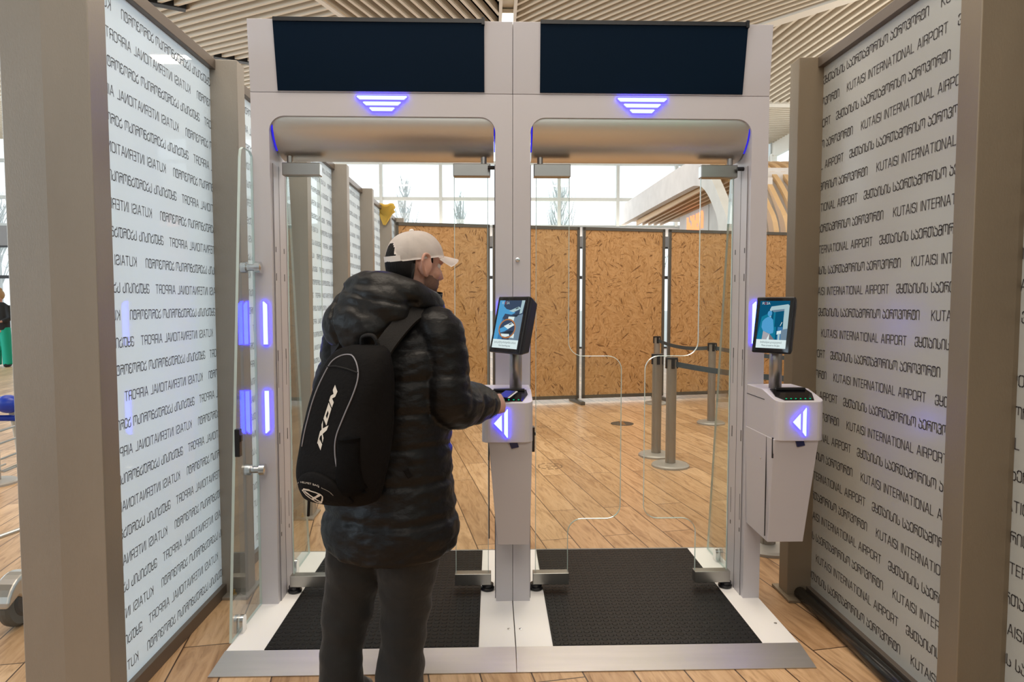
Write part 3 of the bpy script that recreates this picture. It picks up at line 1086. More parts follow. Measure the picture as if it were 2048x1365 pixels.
def gate(X0, X1, screen, label, left):
    xc = (X0 + X1) / 2
    t = thing('boarding_gate', label, 'gate', (xc, 3.35, 0), 'white self-service gates')
    oL, oR = (X0 + 0.082, X1 - 0.080)
    # front frame with a rounded opening
    b = nb()
    rr = 0.07
    top = 2.36
    outline = [(X0, ZB), (oL, ZB), (oL, top - rr)] + arc(oL + rr, top - rr, rr, 172, 90, 7) + arc(oR - rr, top - rr, rr, 90, 8, 7) + \
              [(oR, top - rr), (oR, ZB), (X1, ZB), (X1, ZH - 0.002), (X0, ZH - 0.002)]
    prism(b, outline, 1, YP, YPB)
    b.normal_update()
    bmesh.ops.triangulate(b, faces=[f for f in b.faces if len(f.verts) > 4])
    obj('gate_frame', b, 'white', t)
    # inner channel covers of the posts with their slots
    for xs, sg in ((oL, 1), (oR, -1)):
        ch = box('post_channel', 'white', t, min(xs, xs + sg * 0.004), max(xs, xs + sg * 0.004), YP + 0.035, YPB - 0.03, ZB, 2.15, bevel=0.001)
        xa, xb = sorted((xs + sg * 0.0035, xs + sg * 0.0046))
        for zz, hh in ((1.245, 0.05), (1.165, 0.15), (0.845, 0.055), (0.49, 0.13), (0.375, 0.02), (1.62, 0.035), (1.75, 0.025)):
            for yy in (3.270, 3.395):
                hw_ = 0.004 if hh < .1 else 0.0018
                box('slot', 'dark_gap', ch, xa, xb, yy - hw_, yy + hw_, zz - hh / 2, zz + hh / 2)
        bs = nb()
        for yy in (YP + 0.034, 3.333, YPB - 0.03):
            bx(bs, xa, xb, yy - 0.0013, yy + 0.0013, ZB, 2.15)
        obj('channel_joint', bs, 'dark_gap', ch)
    # header box leaning slightly forward, dark screen set in it
    b = nb()
    prism(b, [(YP, ZH), (3.42, ZH), (3.42, ZT), (YP - 0.028, ZT)], 0, X0, X1)
    hd = obj('header_box', b, 'white', t, bevel=0.002)
    b = nb()
    s0, s1 = screen
    e = 0.010 if left else 0.0
    e2 = 0.0 if left else 0.012
    vs = []
    for yo in (-0.0005, -0.006):
        vs.append([b.verts.new(p) for p in ((s0, YP + yo, ZH + 0.006), (s1, YP + yo, ZH + 0.006), (s1 + e2, YP - 0.028 + yo, ZT + 0.004), (s0 - e, YP - 0.028 + yo, ZT + 0.004))])
    b.faces.new(vs[0])
    b.faces.new(list(reversed(vs[1])))
    for i in range(4):
        b.faces.new([vs[0][i], vs[0][(i + 1) % 4], vs[1][(i + 1) % 4], vs[1][i]])
    sc = obj('header_screen', b, 'screen_off', t)
    b = nb()
    bx(b, s0 - e + 0.002, s1 + e2 - 0.002, YP - 0.038, YP + 0.02, ZT - 0.012, ZT + 0.006)
    obj('screen_top_bezel', b, 'black', sc)
    b = nb()
    bx(b, s1 + e2 - 0.012, s1 + e2 + 0.002, YP - 0.042, YP, ZT - 0.02, ZT + 0.012)
    obj('bezel_clip', b, 'black', sc)
    # chevron of three light bars
    for zc_, wt, wb in ((2.4425, 0.236, 0.205), (2.416, 0.178, 0.147), (2.3905, 0.120, 0.092)):
        b = nb()
        trap(b, xc, zc_ - 0.0105, zc_ + 0.0105, wt + 0.004, wb + 0.004, YP - 0.0085, YP + 0.002)
        c_ = obj('chevron_light', b, 'led_rim', t)
        b = nb()
        trap(b, xc, zc_ - 0.0080, zc_ + 0.0080, wt - 0.004, wb - 0.002, YP - 0.0100, YP)
        obj('light_diffuser', b, 'led', c_)
    # curved steel hood in the top of the opening
    prof = [(3.226 + 0.175 * (1 - math.cos(R(3.6 * i))), 2.362 - 0.170 * math.sin(R(3.6 * i))) for i in range(26)]
    b = nb()
    prism(b, prof + [(3.42, 2.192), (3.42, 2.30), (3.36, 2.362)], 0, oL + 0.012, oR - 0.008)
    ho = obj('curved_hood', b, 'steel', t, smooth=True)
    md = ho.modifiers.new('split', 'EDGE_SPLIT')
    md.split_angle = R(35)
    for xa, xb in ((oL + 0.004, oL + 0.0105), (oR - 0.0065, oR - 0.002)):
        b = nb()
        p2 = [(y - 0.002, z) for y, z in prof[:-9] if z < 2.33]
        prism(b, p2 + [(y + 0.006, z + 0.004) for y, z in reversed(p2)], 0, xa, xb)
        obj('hood_edge_light', b, 'led_line', t)
    # four side light bars on the post faces
    for xs, sg in ((X0 + 0.050, 1), (X1 - 0.055, -1)):
        for za, zb_, up in ((1.300, 1.506, 1), (0.880, 1.086, 0)):
            def poly(m):
                xl, xr = xs - 0.0125 + m, xs + 0.0125 - m
                c = 0.014
                if sg > 0:
                    return [(xl, za + m), (xr - (0 if up else c), za + m), (xr, za + m + (0 if up else c)), (xr, zb_ - m - (c if up else 0)), (xr - (c if up else 0), zb_ - m), (xl, zb_ - m)]
                return [(xl + (0 if up else c), za + m), (xr, za + m), (xr, zb_ - m), (xl + (c if up else 0), zb_ - m), (xl, zb_ - m - (c if up else 0)), (xl, za + m + (0 if up else c))]
            b = nb()
            prism(b, poly(0.0), 1, YP - 0.0085, YP + 0.002)
            c_ = obj('side_light', b, 'led_rim', t)
            b = nb()
            prism(b, poly(0.0030), 1, YP - 0.0100, YP)
            obj('light_diffuser', b, 'led', c_)
    # platform, studded mat, ramps
    box('platform', 'white_top', t, X0 + 0.001, X1 - 0.001, 2.772, 3.90, 0.002, ZB, bevel=0.002)
    ma, mb_ = (oL + 0.078, oR - 0.075) if left else (oL + 0.074, oR - 0.080)
    box('studded_mat', 'stud', t, ma, mb_, 2.776, 3.885, ZB - 0.001, ZB + 0.004)
    for y0, y1 in ((2.665, 2.772), (4.01, 3.90)):
        b = nb()
        el, er = (0.028, 0.0) if left else (0.0, 0.022)
        vs = [b.verts.new(p) for p in ((X0 - el, y0, 0.001), (X1 + er, y0, 0.001), (X1 - 0.001, y1, ZB), (X0 + 0.001, y1, ZB),
                                       (X0 - el, y0, 0.0045), (X1 + er, y0, 0.0045), (X1 - 0.001, y1, ZB + 0.003), (X0 + 0.001, y1, ZB + 0.003),)]
        for f in [(0, 3, 2, 1), (4, 5, 6, 7), (0, 1, 5, 4), (1, 2, 6, 5), (2, 3, 7, 6), (3, 0, 4, 7)]:
            b.faces.new([vs[i] for i in f])
        if y0 < 3:
            obj('front_ramp', b, 'ramp', t)
        else:
            obj('rear_ramp', b, 'ramp', t)
    for x_ in ((X1 - 0.025,) if left else (X0 + 0.025, X1 - 0.03)):
        b = nb()
        lathe(b, [(0.007, 0), (0.007, 0.003), (0.004, 0.004)], (x_, 2.93 if left or x_ < 0.5 else 2.95, ZB), 12)
        obj('cap_screw', b, 'chrome', t)
    # glass leaves
    glass_leaf(t, oL + 0.034, 1)
    glass_leaf(t, oR - 0.036, -1)
    # small black sensor at the top of the right post
    b = nb()
    lathe(b, [(0.010, 0), (0.010, 0.03), (0.006, 0.034)], (oR - 0.036, 3.30, 2.145), 12, axis='x')
    obj('door_sensor', b, 'black', t)
    return t, oL, oR


gl, goL, goR = gate(-1.112, 0.0945, (-0.985, -0.036), 'white left-hand gate where the person in the cap stands', True)
gr, hoL, hoR = gate(0.0965, 1.303, (0.222, 1.172), 'white right-hand gate with closed glass doors and nobody in it', False)
b = nb()
lathe(b, [(0.010, 0.0), (0.010, -0.006), (0.005, -0.007)], (0.118, YP, 1.70), 14, axis='y')
obj('cam_lock', b, 'chrome', gr)


def side_glass(parent, x, pts, clips):
    b = nb()
    prism(b, pts, 0, x - 0.006, x + 0.006, mat_sides=1)
    s = obj('side_glass', b, ['glass_side', 'glass_edge'], parent)
    for y, z in clips:
        b = nb()
        for xa, xb in ((x - 0.020, x - 0.006), (x + 0.006, x + 0.020)):
            prism(b, [(y - 0.024 + 0.048 * 0, z - 0.035), (y + 0.024, z - 0.035), (y + 0.024, z + 0.015)] +
                  [(y + 0.024 * math.cos(R(a)), z + 0.015 + 0.024 * math.sin(R(a))) for a in range(15, 180, 15)] + [(y - 0.024, z + 0.015)], 0, xa, xb)
        obj('glass_clamp', b, 'chrome', s)
    return s


# trapezoid side glass in front of the left gate's outer post, with round stand-offs and a black lock bar
sg_ = side_glass(gl, -1.113, [(2.835, 0.054), (3.214, 0.054), (3.214, 2.175), (3.19, 2.19), (3.10, 2.19), (3.075, 2.175), (3.064, 2.14)], [(2.945, 0.088)])
for z in (1.66, 0.715):
    b = nb()
    lathe(b, [(0.008, -0.05), (0.026, -0.044), (0.026, -0.020), (0.016, -0.016), (0.016, 0.016), (0.027, 0.020), (0.027, 0.045), (0.010, 0.048)], (-1.113, 3.18, z), 20, axis='x')
    obj('stand_off', b, 'chrome', sg_, smooth=False)
b = nb()
bx(b, -1.108, -1.086, 2.915, 2.945, 0.835, 0.955)
bx(b, -1.106, -1.080, 2.92, 2.940, 0.90, 0.93)
obj('lock_bar', b, 'black', sg_, bevel=0.003)
side_glass(gl, -1.062, [(3.47, 0.054), (3.88, 0.054), (3.60, 2.14), (3.58, 2.16), (3.47, 2.16)], [(3.585, 0.088)])
side_glass(gr, 1.262, [(3.47, 0.054), (3.88, 0.054), (3.60, 2.14), (3.58, 2.16), (3.47, 2.16)], [(3.70, 0.088)])


# ---------------------------------------------------------------- reader kiosks
def rounded_front(xa, xb, yf, yb, r=0.035, n=6):
    """Plan outline with rounded front edges (front is -Y)."""
    return [(xb, yb), (xa, yb)] + [(xa + r - r * math.cos(R(90 * i / n)), yf + r - r * math.sin(R(90 * i / n))) for i in range(n + 1)] + \
           [(xb - r + r * math.sin(R(90 * i / n)), yf + r - r * math.cos(R(90 * i / n))) for i in range(n + 1)]


def kiosk(xa, xb, xb0, xb1, bt0, bt1, label, tri, right):
    """Upper housing xa..xb, lower body xb0..xb1 tapering to bt0..bt1 at the bottom."""
    yf = 2.868
    t = thing('document_reader_kiosk', label, 'kiosk', ((xa + xb) / 2, 3.05, 0.43), 'reader kiosks on the gates')
    b = nb()
    # housing: plan outline extruded, then its top sheared down towards the front
    ol = rounded_front(xa, xb, yf, YP - 0.002)
    lo = [b.verts.new((x, y, 0.900)) for x, y in ol]

    def ztop(y):
        return 1.108 if y > 3.03 else 1.108 - (3.03 - y) / (3.03 - yf) * 0.036
    cut = [(xb, YP - 0.002), (xa, YP - 0.002), (xa, 3.03)] + ol[2:2 + 7] + ol[9:] + [(xb, 3.03)]
    b.free()
    b = nb()
    lo = [b.verts.new((x, y, 0.900)) for x, y in cut]
    hi = [b.verts.new((x, y, ztop(y))) for x, y in cut]
    n = len(cut)
    for i in range(n):
        b.faces.new([lo[i], lo[(i + 1) % n], hi[(i + 1) % n], hi[i]])
    b.faces.new(lo)
    b.faces.new([hi[0], hi[1], hi[2], hi[-1]])
    b.faces.new(hi[2:])
    hs = obj('upper_housing', b, 'white', t, bevel=0.003)
    # scanner recess: dark glass plate lying on the sloping front top
    b = nb()
    sl = 0.036 / (3.03 - yf)

    def zs(y, d):
        return 1.108 - (3.03 - y) * sl + d
    q = [(xa + 0.030, 3.018), (xb - 0.022, 3.018), (xb - 0.018, 2.960), (xb - 0.045, 2.882), (xa + 0.040, 2.882), (xa + 0.018, 2.930)]
    v0 = [b.verts.new((x, y, zs(y, 0.0005))) for x, y in q]
    v1 = [b.verts.new((x, y, zs(y, 0.004))) for x, y in q]
    b.faces.new(v0)
    b.faces.new(list(reversed(v1)))
    for i in range(len(q)):
        b.faces.new([v0[i], v0[(i + 1) % len(q)], v1[(i + 1) % len(q)], v1[i]])
    sc = obj('scanner_window', b, 'gloss_black', t)
    b = nb()
    bx(b, xa + 0.05, xb - 0.03, 2.995, 3.018, 1.105, 1.116)
    obj('scanner_lip', b, 'black', sc, bevel=0.002)
    for i in range(6):
        x = xa + 0.052 + i * 0.021
        b = nb()
        lathe(b, [(0.0032, 0), (0.0032, 0.0018), (0.001, 0.002)], (x, 2.893, zs(2.893, 0.004)), 10)
        obj('status_light', b, 'green', sc)
    # arrow light on the front
    zc = 0.987
    for kind_, P in (('t', [(tri - 0.024, zc - 0.002), (tri + 0.008, zc + 0.034), (tri + 0.009, zc - 0.036)]),
                     ('b', [(tri + 0.019, zc + 0.042), (tri + 0.032, zc + 0.060), (tri + 0.034, zc + 0.058), (tri + 0.034, zc - 0.062), (tri + 0.031, zc - 0.063), (tri + 0.019, zc - 0.046)])):
        cx_ = sum(p[0] for p in P) / len(P)
        cz_ = sum(p[1] for p in P) / len(P)
        b = nb()
        prism(b, [(cx_ + (x - cx_) * 1.12, cz_ + (z - cz_) * (1.09 if kind_ == 't' else 1.03)) for x, z in P], 1, yf - 0.0085, yf + 0.002)
        o = obj('arrow_light', b, 'led_rim', t)
        b = nb()
        prism(b, P, 1, yf - 0.0100, yf)
        obj('light_diffuser', b, 'led', o)
    # tapering lower body
    b = nb()
    top = [(xb0, 2.885), (xb1, 2.885), (xb1, YP - 0.002), (xb0, YP - 0.002)]
    bot = [(bt0, 2.955), (bt1, 2.955), (bt1, YP - 0.002), (bt0, YP - 0.002)]
    v0 = [b.verts.new((x, y, 0.425 if y < 3 else 0.430)) for x, y in bot]
    v1 = [b.verts.new((x, y, 0.905)) for x, y in top]
    b.faces.new(v0)
    b.faces.new(list(reversed(v1)))
    for i in range(4):
        b.faces.new([v0[i], v0[(i + 1) % 4], v1[(i + 1) % 4], v1[i]])
    lb = obj('lower_body', b, 'white', t, bevel=0.003)
    xm = (xb0 + xb1) / 2 + 0.02
    b = nb()
    prism(b, [(xm - 0.026, 0.899), (xm + 0.010, 0.899), (xm + 0.016, 0.879), (xm - 0.016, 0.872)], 1, 2.878, 2.892)
    obj('sensor_window', b, 'navy', lb)
    # groove and slot on the left side, black bracket on the right side
    b = nb()
    bx(b, xb0 - 0.0012, xb0 + 0.004, 2.895, 2.903, 0.82, 0.91)
    bx(b, xa - 0.001, xa + 0.004, 3.0, YP - 0.004, 1.062, 1.065)
    bx(b, xb0 - 0.0006, xb0 + 0.004, 2.965, 2.967, 0.45, 0.90)
    obj('side_slot', b, 'dark_gap', lb)
    b = nb()
    lathe(b, [(0.006, 0.0), (0.006, -0.003), (0.003, -0.004)], (xb0 + 0.004, 3.03, 0.79), 10, axis='x')
    obj('side_screw', b, 'chrome', lb)
    if not right:
        b = nb()
        bx(b, xb - 0.002, xb + 0.012, 2.935, 2.975, 0.845, 0.955)
        bx(b, xb + 0.010, xb + 0.016, 2.945, 2.965, 0.915, 0.93)
        obj('lock_bar', b, 'black', t, bevel=0.003)
    return t


kc = kiosk(-0.046, 0.172, -0.018, 0.170, 0.020, 0.164, 'white reader kiosk at the middle posts where the person holds a document', 0.030, False)
kr = kiosk(1.222, 1.436, 1.220, 1.418, 1.230, 1.392, 'white reader kiosk on the right post beside the right glass panel', 1.315, True)


def flat_poly(bm, pts, d):
    f = bm.faces.new([bm.verts.new((x, -d, y)) for x, y in pts])
    return f


def monitor(kparent, px, py, c, yaw, tilt, W, H, label, art):
    """Tilted touch monitor on a round pole; built in its own frame (front is -Y), then turned."""
    t = kparent
    b = nb()
    lathe(b, [(0.028, 1.108), (0.028, 1.36)], (px, py, 0), 24)
    pl = obj('monitor_pole', b, 'pole', t, smooth=False)
    for p in pl.data.polygons:
        p.use_smooth = len(p.vertices) == 4
    mt = Matrix.Translation(c) @ Matrix.Rotation(-yaw, 4, 'Z') @ Matrix.Rotation(-tilt, 4, 'X')
    mt = Matrix.Translation(c) @ Matrix.Rotation(-yaw, 4, 'Z') @ Matrix.Rotation(tilt * -1, 4, 'X')

    def put(name, bm, mat, parent, bevel=0.0, seg=2):
        bmesh.ops.transform(bm, matrix=mt, verts=bm.verts[:])
        return obj(name, bm, mat, parent, bevel, seg=seg)
    b = nb()
    d = 0.052
    prism(b, [(-W / 2, -H / 2), (W / 2, -H / 2), (W / 2, H / 2), (-W / 2, H / 2)], 1, 0.0, 0.018)
    vs = [[b.verts.new((sx * (W / 2 - i), 0.018 + yy, sz * (H / 2 - i))) for sx, sz in ((-1, -1), (1, -1), (1, 1), (-1, 1))] for i, yy in ((0.0005, 0.0), (0.018, d))]
    loft(b, vs)
    mon = put('monitor', b, 'black', t, 0.006, 3)
    b = nb()
    prism(b, [(-W / 2 + 0.006, -H / 2 + 0.006), (W / 2 - 0.006, -H / 2 + 0.006), (W / 2 - 0.006, H / 2 - 0.006), (-W / 2 + 0.006, H / 2 - 0.006)], 1, -0.0012, 0.002)
    fr = put('front_glass', b, 'gloss_black', mon)
    # picture area in 0..1 units
    iw, ih = W - 0.038, H - 0.040
    names = list({a[0] for a in art})
    b = nb()
    for k, (cn, pts) in enumerate(art):
        f = flat_poly(b, [(-iw / 2 + x * iw, -ih / 2 + 0.001 + y * ih) for x, y in pts], 0.0016 + 0.00004 * k)
        f.material_index = names.index(cn)
    sc = put('lit_screen', b, [SC[n] for n in names], mon)
    return mon, put, iw, ih


def circ(cx, cy, rx, ry, n=28):
    return [(cx + rx * math.cos(2 * math.pi * i / n), cy + ry * math.sin(2 * math.pi * i / n)) for i in range(n)]


FULL = [(0, 0), (1, 0), (1, 1), (0, 1)]
ART_R = [('navy', FULL), ('teal', [(0, .18), (.42, .18), (.42, .60), (.28, .72), (.10, .66)]),
         ('pale', [(.36, .82), (.40, .88), (.95, .93), (1, .90), (1, .18), (.86, .18), (.84, .62), (.84, .83), (.42, .79), (.42, .50), (.36, .50)]),
         ('grey', [(.42, .80), (.84, .83), (.84, .79), (.50, .76)]),
         ('navy', [(.50, .76), (.84, .79), (.84, .45), (.50, .45)]),
         ('teal', [(.50, .76), (.56, .765), (.56, .45), (.50, .45)]),
         ('teal', [(.45, .45), (.62, .45), (.62, .18), (.45, .18)]), ('blue', [(.68, .45), (.84, .45), (.84, .18), (.68, .18)]),
         ('grey', [(.84, .40), (1, .42), (1, .18), (.80, .18), (.80, .36)]),
         ('ink', [(.79, .56), (.83, .57), (.78, .47), (.74, .46)]), ('white', [(.79, .55), (.815, .555), (.765, .475), (.745, .47)]),
         ('white', [(.66, .36), (.80, .38), (.80, .31), (.66, .29)]), ('pale', [(.70, .31), (.77, .31), (.77, .18), (.71, .18)]),
         ('white', [(.38, .30), (.44, .30), (.42, .18), (.34, .18)]),
         ('legs', [(.20, .36), (.42, .30), (.33, .18), (.18, .18)]), ('shadow', [(.42, .30), (.46, .28), (.60, .18), (.42, .18)]),
         ('sky', [(.14, .56), (.22, .62), (.32, .66), (.40, .66), (.50, .60), (.55, .40), (.54, .32), (.44, .30), (.20, .36), (.13, .44)]),
         ('sky', circ(.37, .73, .075, .062, 16)),
         ('white', [(0, 0), (1, 0), (1, .18), (0, .18)])]
ART_C = [('slate', FULL), ('grey', [(.62, .18), (1, .18), (1, .72), (.62, .66)]), ('pale', [(.86, .72), (.96, .74), (1, 1), (.88, 1)]),
         ('sky', [(0, .18), (.16, .18), (.22, .62), (.36, .80), (.20, .88), (.22, 1), (0, 1)]),
         ('blue', [(.16, .18), (.34, .18), (.30, .60), (.22, .62)]),
         ('sky', [(.30, .82), (.62, .78), (.70, .74), (.56, .70), (.30, .72)]), ('pale', [(.44, .78), (.80, .87), (.90, .83), (.62, .75)]), ('ink', [(.68, .83), (.78, .855), (.80, .84), (.70, .815)]),
         ('ink', [(.52, .66), (.86, .72), (.78, .66)]), ('white', [(.46, .66), (.70, .66), (.68, .54), (.46, .54)]),
         ('white', [(.52, .24), (.80, .22), (.80, .30), (.60, .40)]),
         ('ring', circ(.48, .41, .335, .205)), ('slate', circ(.48, .41, .295, .178)),
         ('sky', [(.19, .40), (.36, .45), (.56, .41), (.40, .35), (.24, .32)]), ('white', [(.34, .46), (.62, .54), (.75, .49), (.52, .40)]), ('ink', [(.52, .50), (.62, .525), (.65, .51), (.55, .485)]),
         ('ink', [(.27, .30), (.55, .36), (.76, .37), (.62, .29)]), ('white', [(.27, .30), (.60, .30), (.62, .26), (.47, .235), (.32, .25)]),
         ('white', [(0, 0), (1, 0), (1, .18), (0, .18)])]


def screen_words(put, mon, iw, ih, lines):
    for body, size, cx, cy, mat, wfit in lines:
        b = text_bm(body, size)
        xs = [v.co.x for v in b.verts]
        k = wfit * iw / max(1e-6, (max(xs) - min(xs)))
        for v in b.verts:
            x, y = v.co.x * k, v.co.y
            v.co = Vector((-iw / 2 + cx * iw + x, -0.0028, -ih / 2 + cy * ih + y))
        put('screen_text', b, SC[mat], mon)


mC, put, iw, ih = monitor(kc, 0.104, 3.05, Vector((0.070, 2.98, 1.402)), R(53), R(13), 0.215, 0.255, '', ART_C)
screen_words(put, mC, iw, ih, [('დაასკანერეთ ჩასხდომის ბარათი', 0.012, .5, .108, 'ink', .86), ('Scan boarding pass', 0.011, .5, .045, 'ink', .46),
                               ('R', 0.017, .15, .925, 'logo', .07), ('E', 0.017, .25, .925, 'red', .06), ('SA', 0.017, .35, .925, 'logo', .12)])
mR, put, iw, ih = monitor(kr, 1.290, 3.05, Vector((1.244, 2.98, 1.400)), R(47.5), R(10.5), 0.174, 0.253, '', ART_R)
screen_words(put, mR, iw, ih, [('მობრძანდით გასასვლელთან', 0.012, .5, .108, 'ink', .72), ('Please proceed to the gate', 0.011, .5, .045, 'ink', .60),
                               ('R', 0.017, .12, .925, 'logo', .08), ('E', 0.017, .20, .925, 'red', .06), ('SA', 0.017, .29, .925, 'logo', .12)])


# ---------------------------------------------------------------- queue posts, hoarding, floor markers
def queue_post(x, y, label, belt_to=None, belt_label=None):
    t = thing('queue_post', label, 'queue post', (x, y, 0), 'grey belt posts')
    b = nb()
    lathe(b, [(0.17, 0.0), (0.17, 0.016), (0.155, 0.028), (0.05, 0.034)], (x, y, 0), 32)
    obj('round_base', b, 'stanchion_base', t, bevel=0.0)
    b = nb()
    n = 24
    prof = []
    for i in range(48):
        a = 2 * math.pi * i / 48
        r = 0.046 if i % 12 not in (5, 6) else 0.040
        prof.append((x + r * math.cos(a), y + r * math.sin(a)))
    prism(b, prof, 2, 0.03, 0.985)
    obj('pole', b, 'stanchion', t)
    b = nb()
    lathe(b, [(0.030, 0.985), (0.056, 0.985), (0.056, 1.00), (0.030, 1.004)], (x, y, 0), 24)
    bx(b, x - 0.015, x + 0.015, y - 0.055, y + 0.055, 0.90, 0.985)
    bx(b, x - 0.055, x + 0.055, y - 0.015, y + 0.015, 0.90, 0.985)
    obj('belt_head', b, 'black', t)
    if belt_to:
        b = nb()
        p, q = Vector((x, y, 0.945)), Vector(belt_to)
        d = (q - p)
        nrm = Vector((-d.y, d.x, 0)).normalized() * 0.0012
        prev = None
        N = 16
        for i in range(N + 1):
            s = i / N
            c = p + d * s
            c.z -= 0.10 * 4 * s * (1 - s) * d.length / 3.0
            tw = 0.0
            vs = [b.verts.new(c + nrm + Vector((0, 0, -0.024))), b.verts.new(c - nrm + Vector((0, 0, -0.024))),
                  b.verts.new(c - nrm + Vector((0, 0, 0.024))), b.verts.new(c + nrm + Vector((0, 0, 0.024)))]
            if prev:
                for k in range(4):
                    b.faces.new([prev[k], prev[(k + 1) % 4], vs[(k + 1) % 4], vs[k]])
            else:
                b.faces.new(vs)
            prev = vs
        b.faces.new(list(reversed(prev)))
        obj('retractable_belt', b, 'belt', t)
    return t


queue_post(1.625, 6.10, 'grey belt post nearest in the right gate, its belt running to the right', (3.30, 4.75, 0.945))
queue_post(1.595, 6.52, 'grey belt post standing just behind the nearest one in the right gate')
queue_post(2.415, 9.90, 'grey belt post far back against the chipboard gap', (2.70, 8.26, 0.945))
queue_post(2.70, 8.26, 'grey belt post beside the right gate\'s right glass leaf', (3.95, 6.6, 0.945))
queue_post(1.675, 4.02, 'grey belt post mostly hidden behind the right kiosk, only its base showing', None)
queue_post(-4.12, 5.66, 'grey belt post cut off at the left edge beyond the luggage trolley', None)

for x, y, r, lab, m in [(0.525, 6.13, 0.115, 'faded round printed sticker on the wooden floor inside the right gate', 'sticker'),
                        (0.62, 8.1, 0.08, 'second faded round sticker farther back on the wooden floor beside the post', 'sticker')]:
    t = thing('floor_sticker', lab, 'floor sticker', (x, y, 0.0), 'round stickers on the floor')
    b = nb()
    for k in range(10):
        a0, a1 = 36 * k + 3, 36 * k + 29
        pr = [(x + r * math.cos(R(a0 + (a1 - a0) * i / 5)), y + r * math.sin(R(a0 + (a1 - a0) * i / 5))) for i in range(6)]
        pi = [(x + r * 0.88 * math.cos(R(a0 + (a1 - a0) * i / 5)), y + r * 0.88 * math.sin(R(a0 + (a1 - a0) * i / 5))) for i in range(6)]
        prism(b, pr + list(reversed(pi)), 2, 0.0008, 0.0016)
    M.setdefault('sticker', pm('faded_sticker', (0.24, 0.15, 0.085), 0.7, vary=0.3, vscale=30))
    obj('printed_ring', b, 'sticker', t)
    b = nb()
    for dx, dy, L, an in [(-.4, .2, .5, 20), (.1, .35, .4, -30), (-.1, -.1, .7, 5), (.25, -.3, .45, 40), (-.35, -.35, .4, -15)]:
        c, s = math.cos(R(an)), math.sin(R(an))
        px, py, L, wd = x + dx * r, y + dy * r, L * r, 0.06 * r
        prism(b, [(px, py), (px + c * L, py + s * L), (px + c * L - s * wd, py + s * L + c * wd), (px - s * wd, py + c * wd)], 2, 0.0008, 0.0016)
    obj('printed_marks', b, 'sticker', t)
t = thing('floor_socket', 'dark round metal cover set in the wooden floor, left of the belt posts', 'floor cover', (1.60, 8.28, 0))
b = nb()
lathe(b, [(0.14, 0.0), (0.14, 0.004), (0.13, 0.007), (0.02, 0.007)], (1.60, 8.28, 0), 28)
obj('cover_ring', b, 'hoard', t)
b = nb()
bx(b, 1.575, 1.625, 8.15, 8.41, 0.007, 0.009)
obj('cover_flap', b, 'chrome', t)

HA = R(11.5)
HX0, HY0 = 0.567, 9.93


def hoard_pt(s, off=0.0):
    """Point s metres along the hoarding line, off metres towards the viewer."""
    return (HX0 + s * math.cos(HA) + off * math.sin(HA), HY0 + s * math.sin(HA) - off * math.cos(HA))


def hoarding(s0, s1, label, foot=True):
    xc, yc_ = hoard_pt((s0 + s1) / 2)
    t = thing('chipboard_hoarding', label, 'board', (xc, yc_, 0), 'chipboard hoarding panels', rotz=HA)
    W = s1 - s0
    def put(name, bm, mat, parent, **kw):
        o = obj(name, bm, mat, None, **kw)
        o.parent = parent
        return o
    b = nb()
    bx(b, -W / 2 + 0.03, W / 2 - 0.03, -0.008, 0.010, 0.10, 2.57)
    put('strand_board', b, 'osb', t)
    b = nb()
    for x0, x1, z0, z1 in ((-W / 2, -W / 2 + 0.04, 0.06, 2.61), (W / 2 - 0.04, W / 2, 0.06, 2.61), (-W / 2, W / 2, 0.06, 0.11), (-W / 2, W / 2, 2.565, 2.61)):
        bx(b, x0, x1, -0.02, 0.02, z0, z1)
    put('steel_frame', b, 'hoard', t)
    if foot:
        b = nb()
        bx(b, W / 2 - 0.06, W / 2 + 0.0, -0.30, 0.30, 0.0, 0.05)
        bx(b, W / 2 - 0.06, W / 2 - 0.02, -0.02, 0.02, 0.05, 0.10)
        put('foot_bar', b, 'hoard', t, bevel=0.004)
    return t


hoarding(-1.95, -0.62, 'chipboard panel behind the person, left of the middle posts')
hoarding(-0.575, 0.735, 'chipboard panel just right of the middle posts, behind the right gate\'s left leaf')
hoarding(0.785, 2.10, 'full chipboard panel in the centre of the right gate')
hoarding(2.165, 3.45, 'chipboard panel behind the belt posts in the right gate')
hoarding(3.50, 4.80, 'chipboard panel seen between the right gate and the right steel post', False)

# ---------------------------------------------------------------- cafe pavilion behind the hoarding
cf = thing('cafe_pavilion', 'white arched cafe pavilion with birch ribs and orange neon sign behind the chipboard', 'pavilion', (4.6, 14.5, 0))
CX = 3.9
outer = smooth_path([(20.85, 4.42), (16.89, 4.36), (13.9, 4.30), (12.95, 4.16), (12.25, 3.78), (11.65, 3.25), (11.2, 2.69), (11.15, 1.6), (11.15, 0.0)], 5)
inner = smooth_path([(11.5, 0.0), (11.5, 1.6), (11.70, 2.75), (12.05, 3.22), (12.55, 3.58), (13.05, 3.73), (13.75, 3.77), (16.86, 3.81), (20.83, 3.84)], 5)
b = nb()
prism(b, outer + inner, 0, CX, CX + 0.16)
b.normal_update()
bmesh.ops.triangulate(b, faces=[f for f in b.faces if len(f.verts) > 4])
obj('arched_fascia', b, 'plaster', cf)
rib_o = [p for p in outer if p[0] < 15.2]
rib_i = [(p[0] - 0.27 if p[1] < 3.0 else p[0] - 0.05, p[1] + (0.27 if p[1] > 3.0 else 0)) for p in inner if p[0] < 15.0]
for k in range(9):
    b = nb()
    x = CX + 0.36 + k * 0.20
    prism(b, rib_o + rib_i, 0, x, x + 0.085)
    b.normal_update()
    bmesh.ops.triangulate(b, faces=[f for f in b.faces if len(f.verts) > 4])
    obj('birch_rib', b, 'wood', cf)
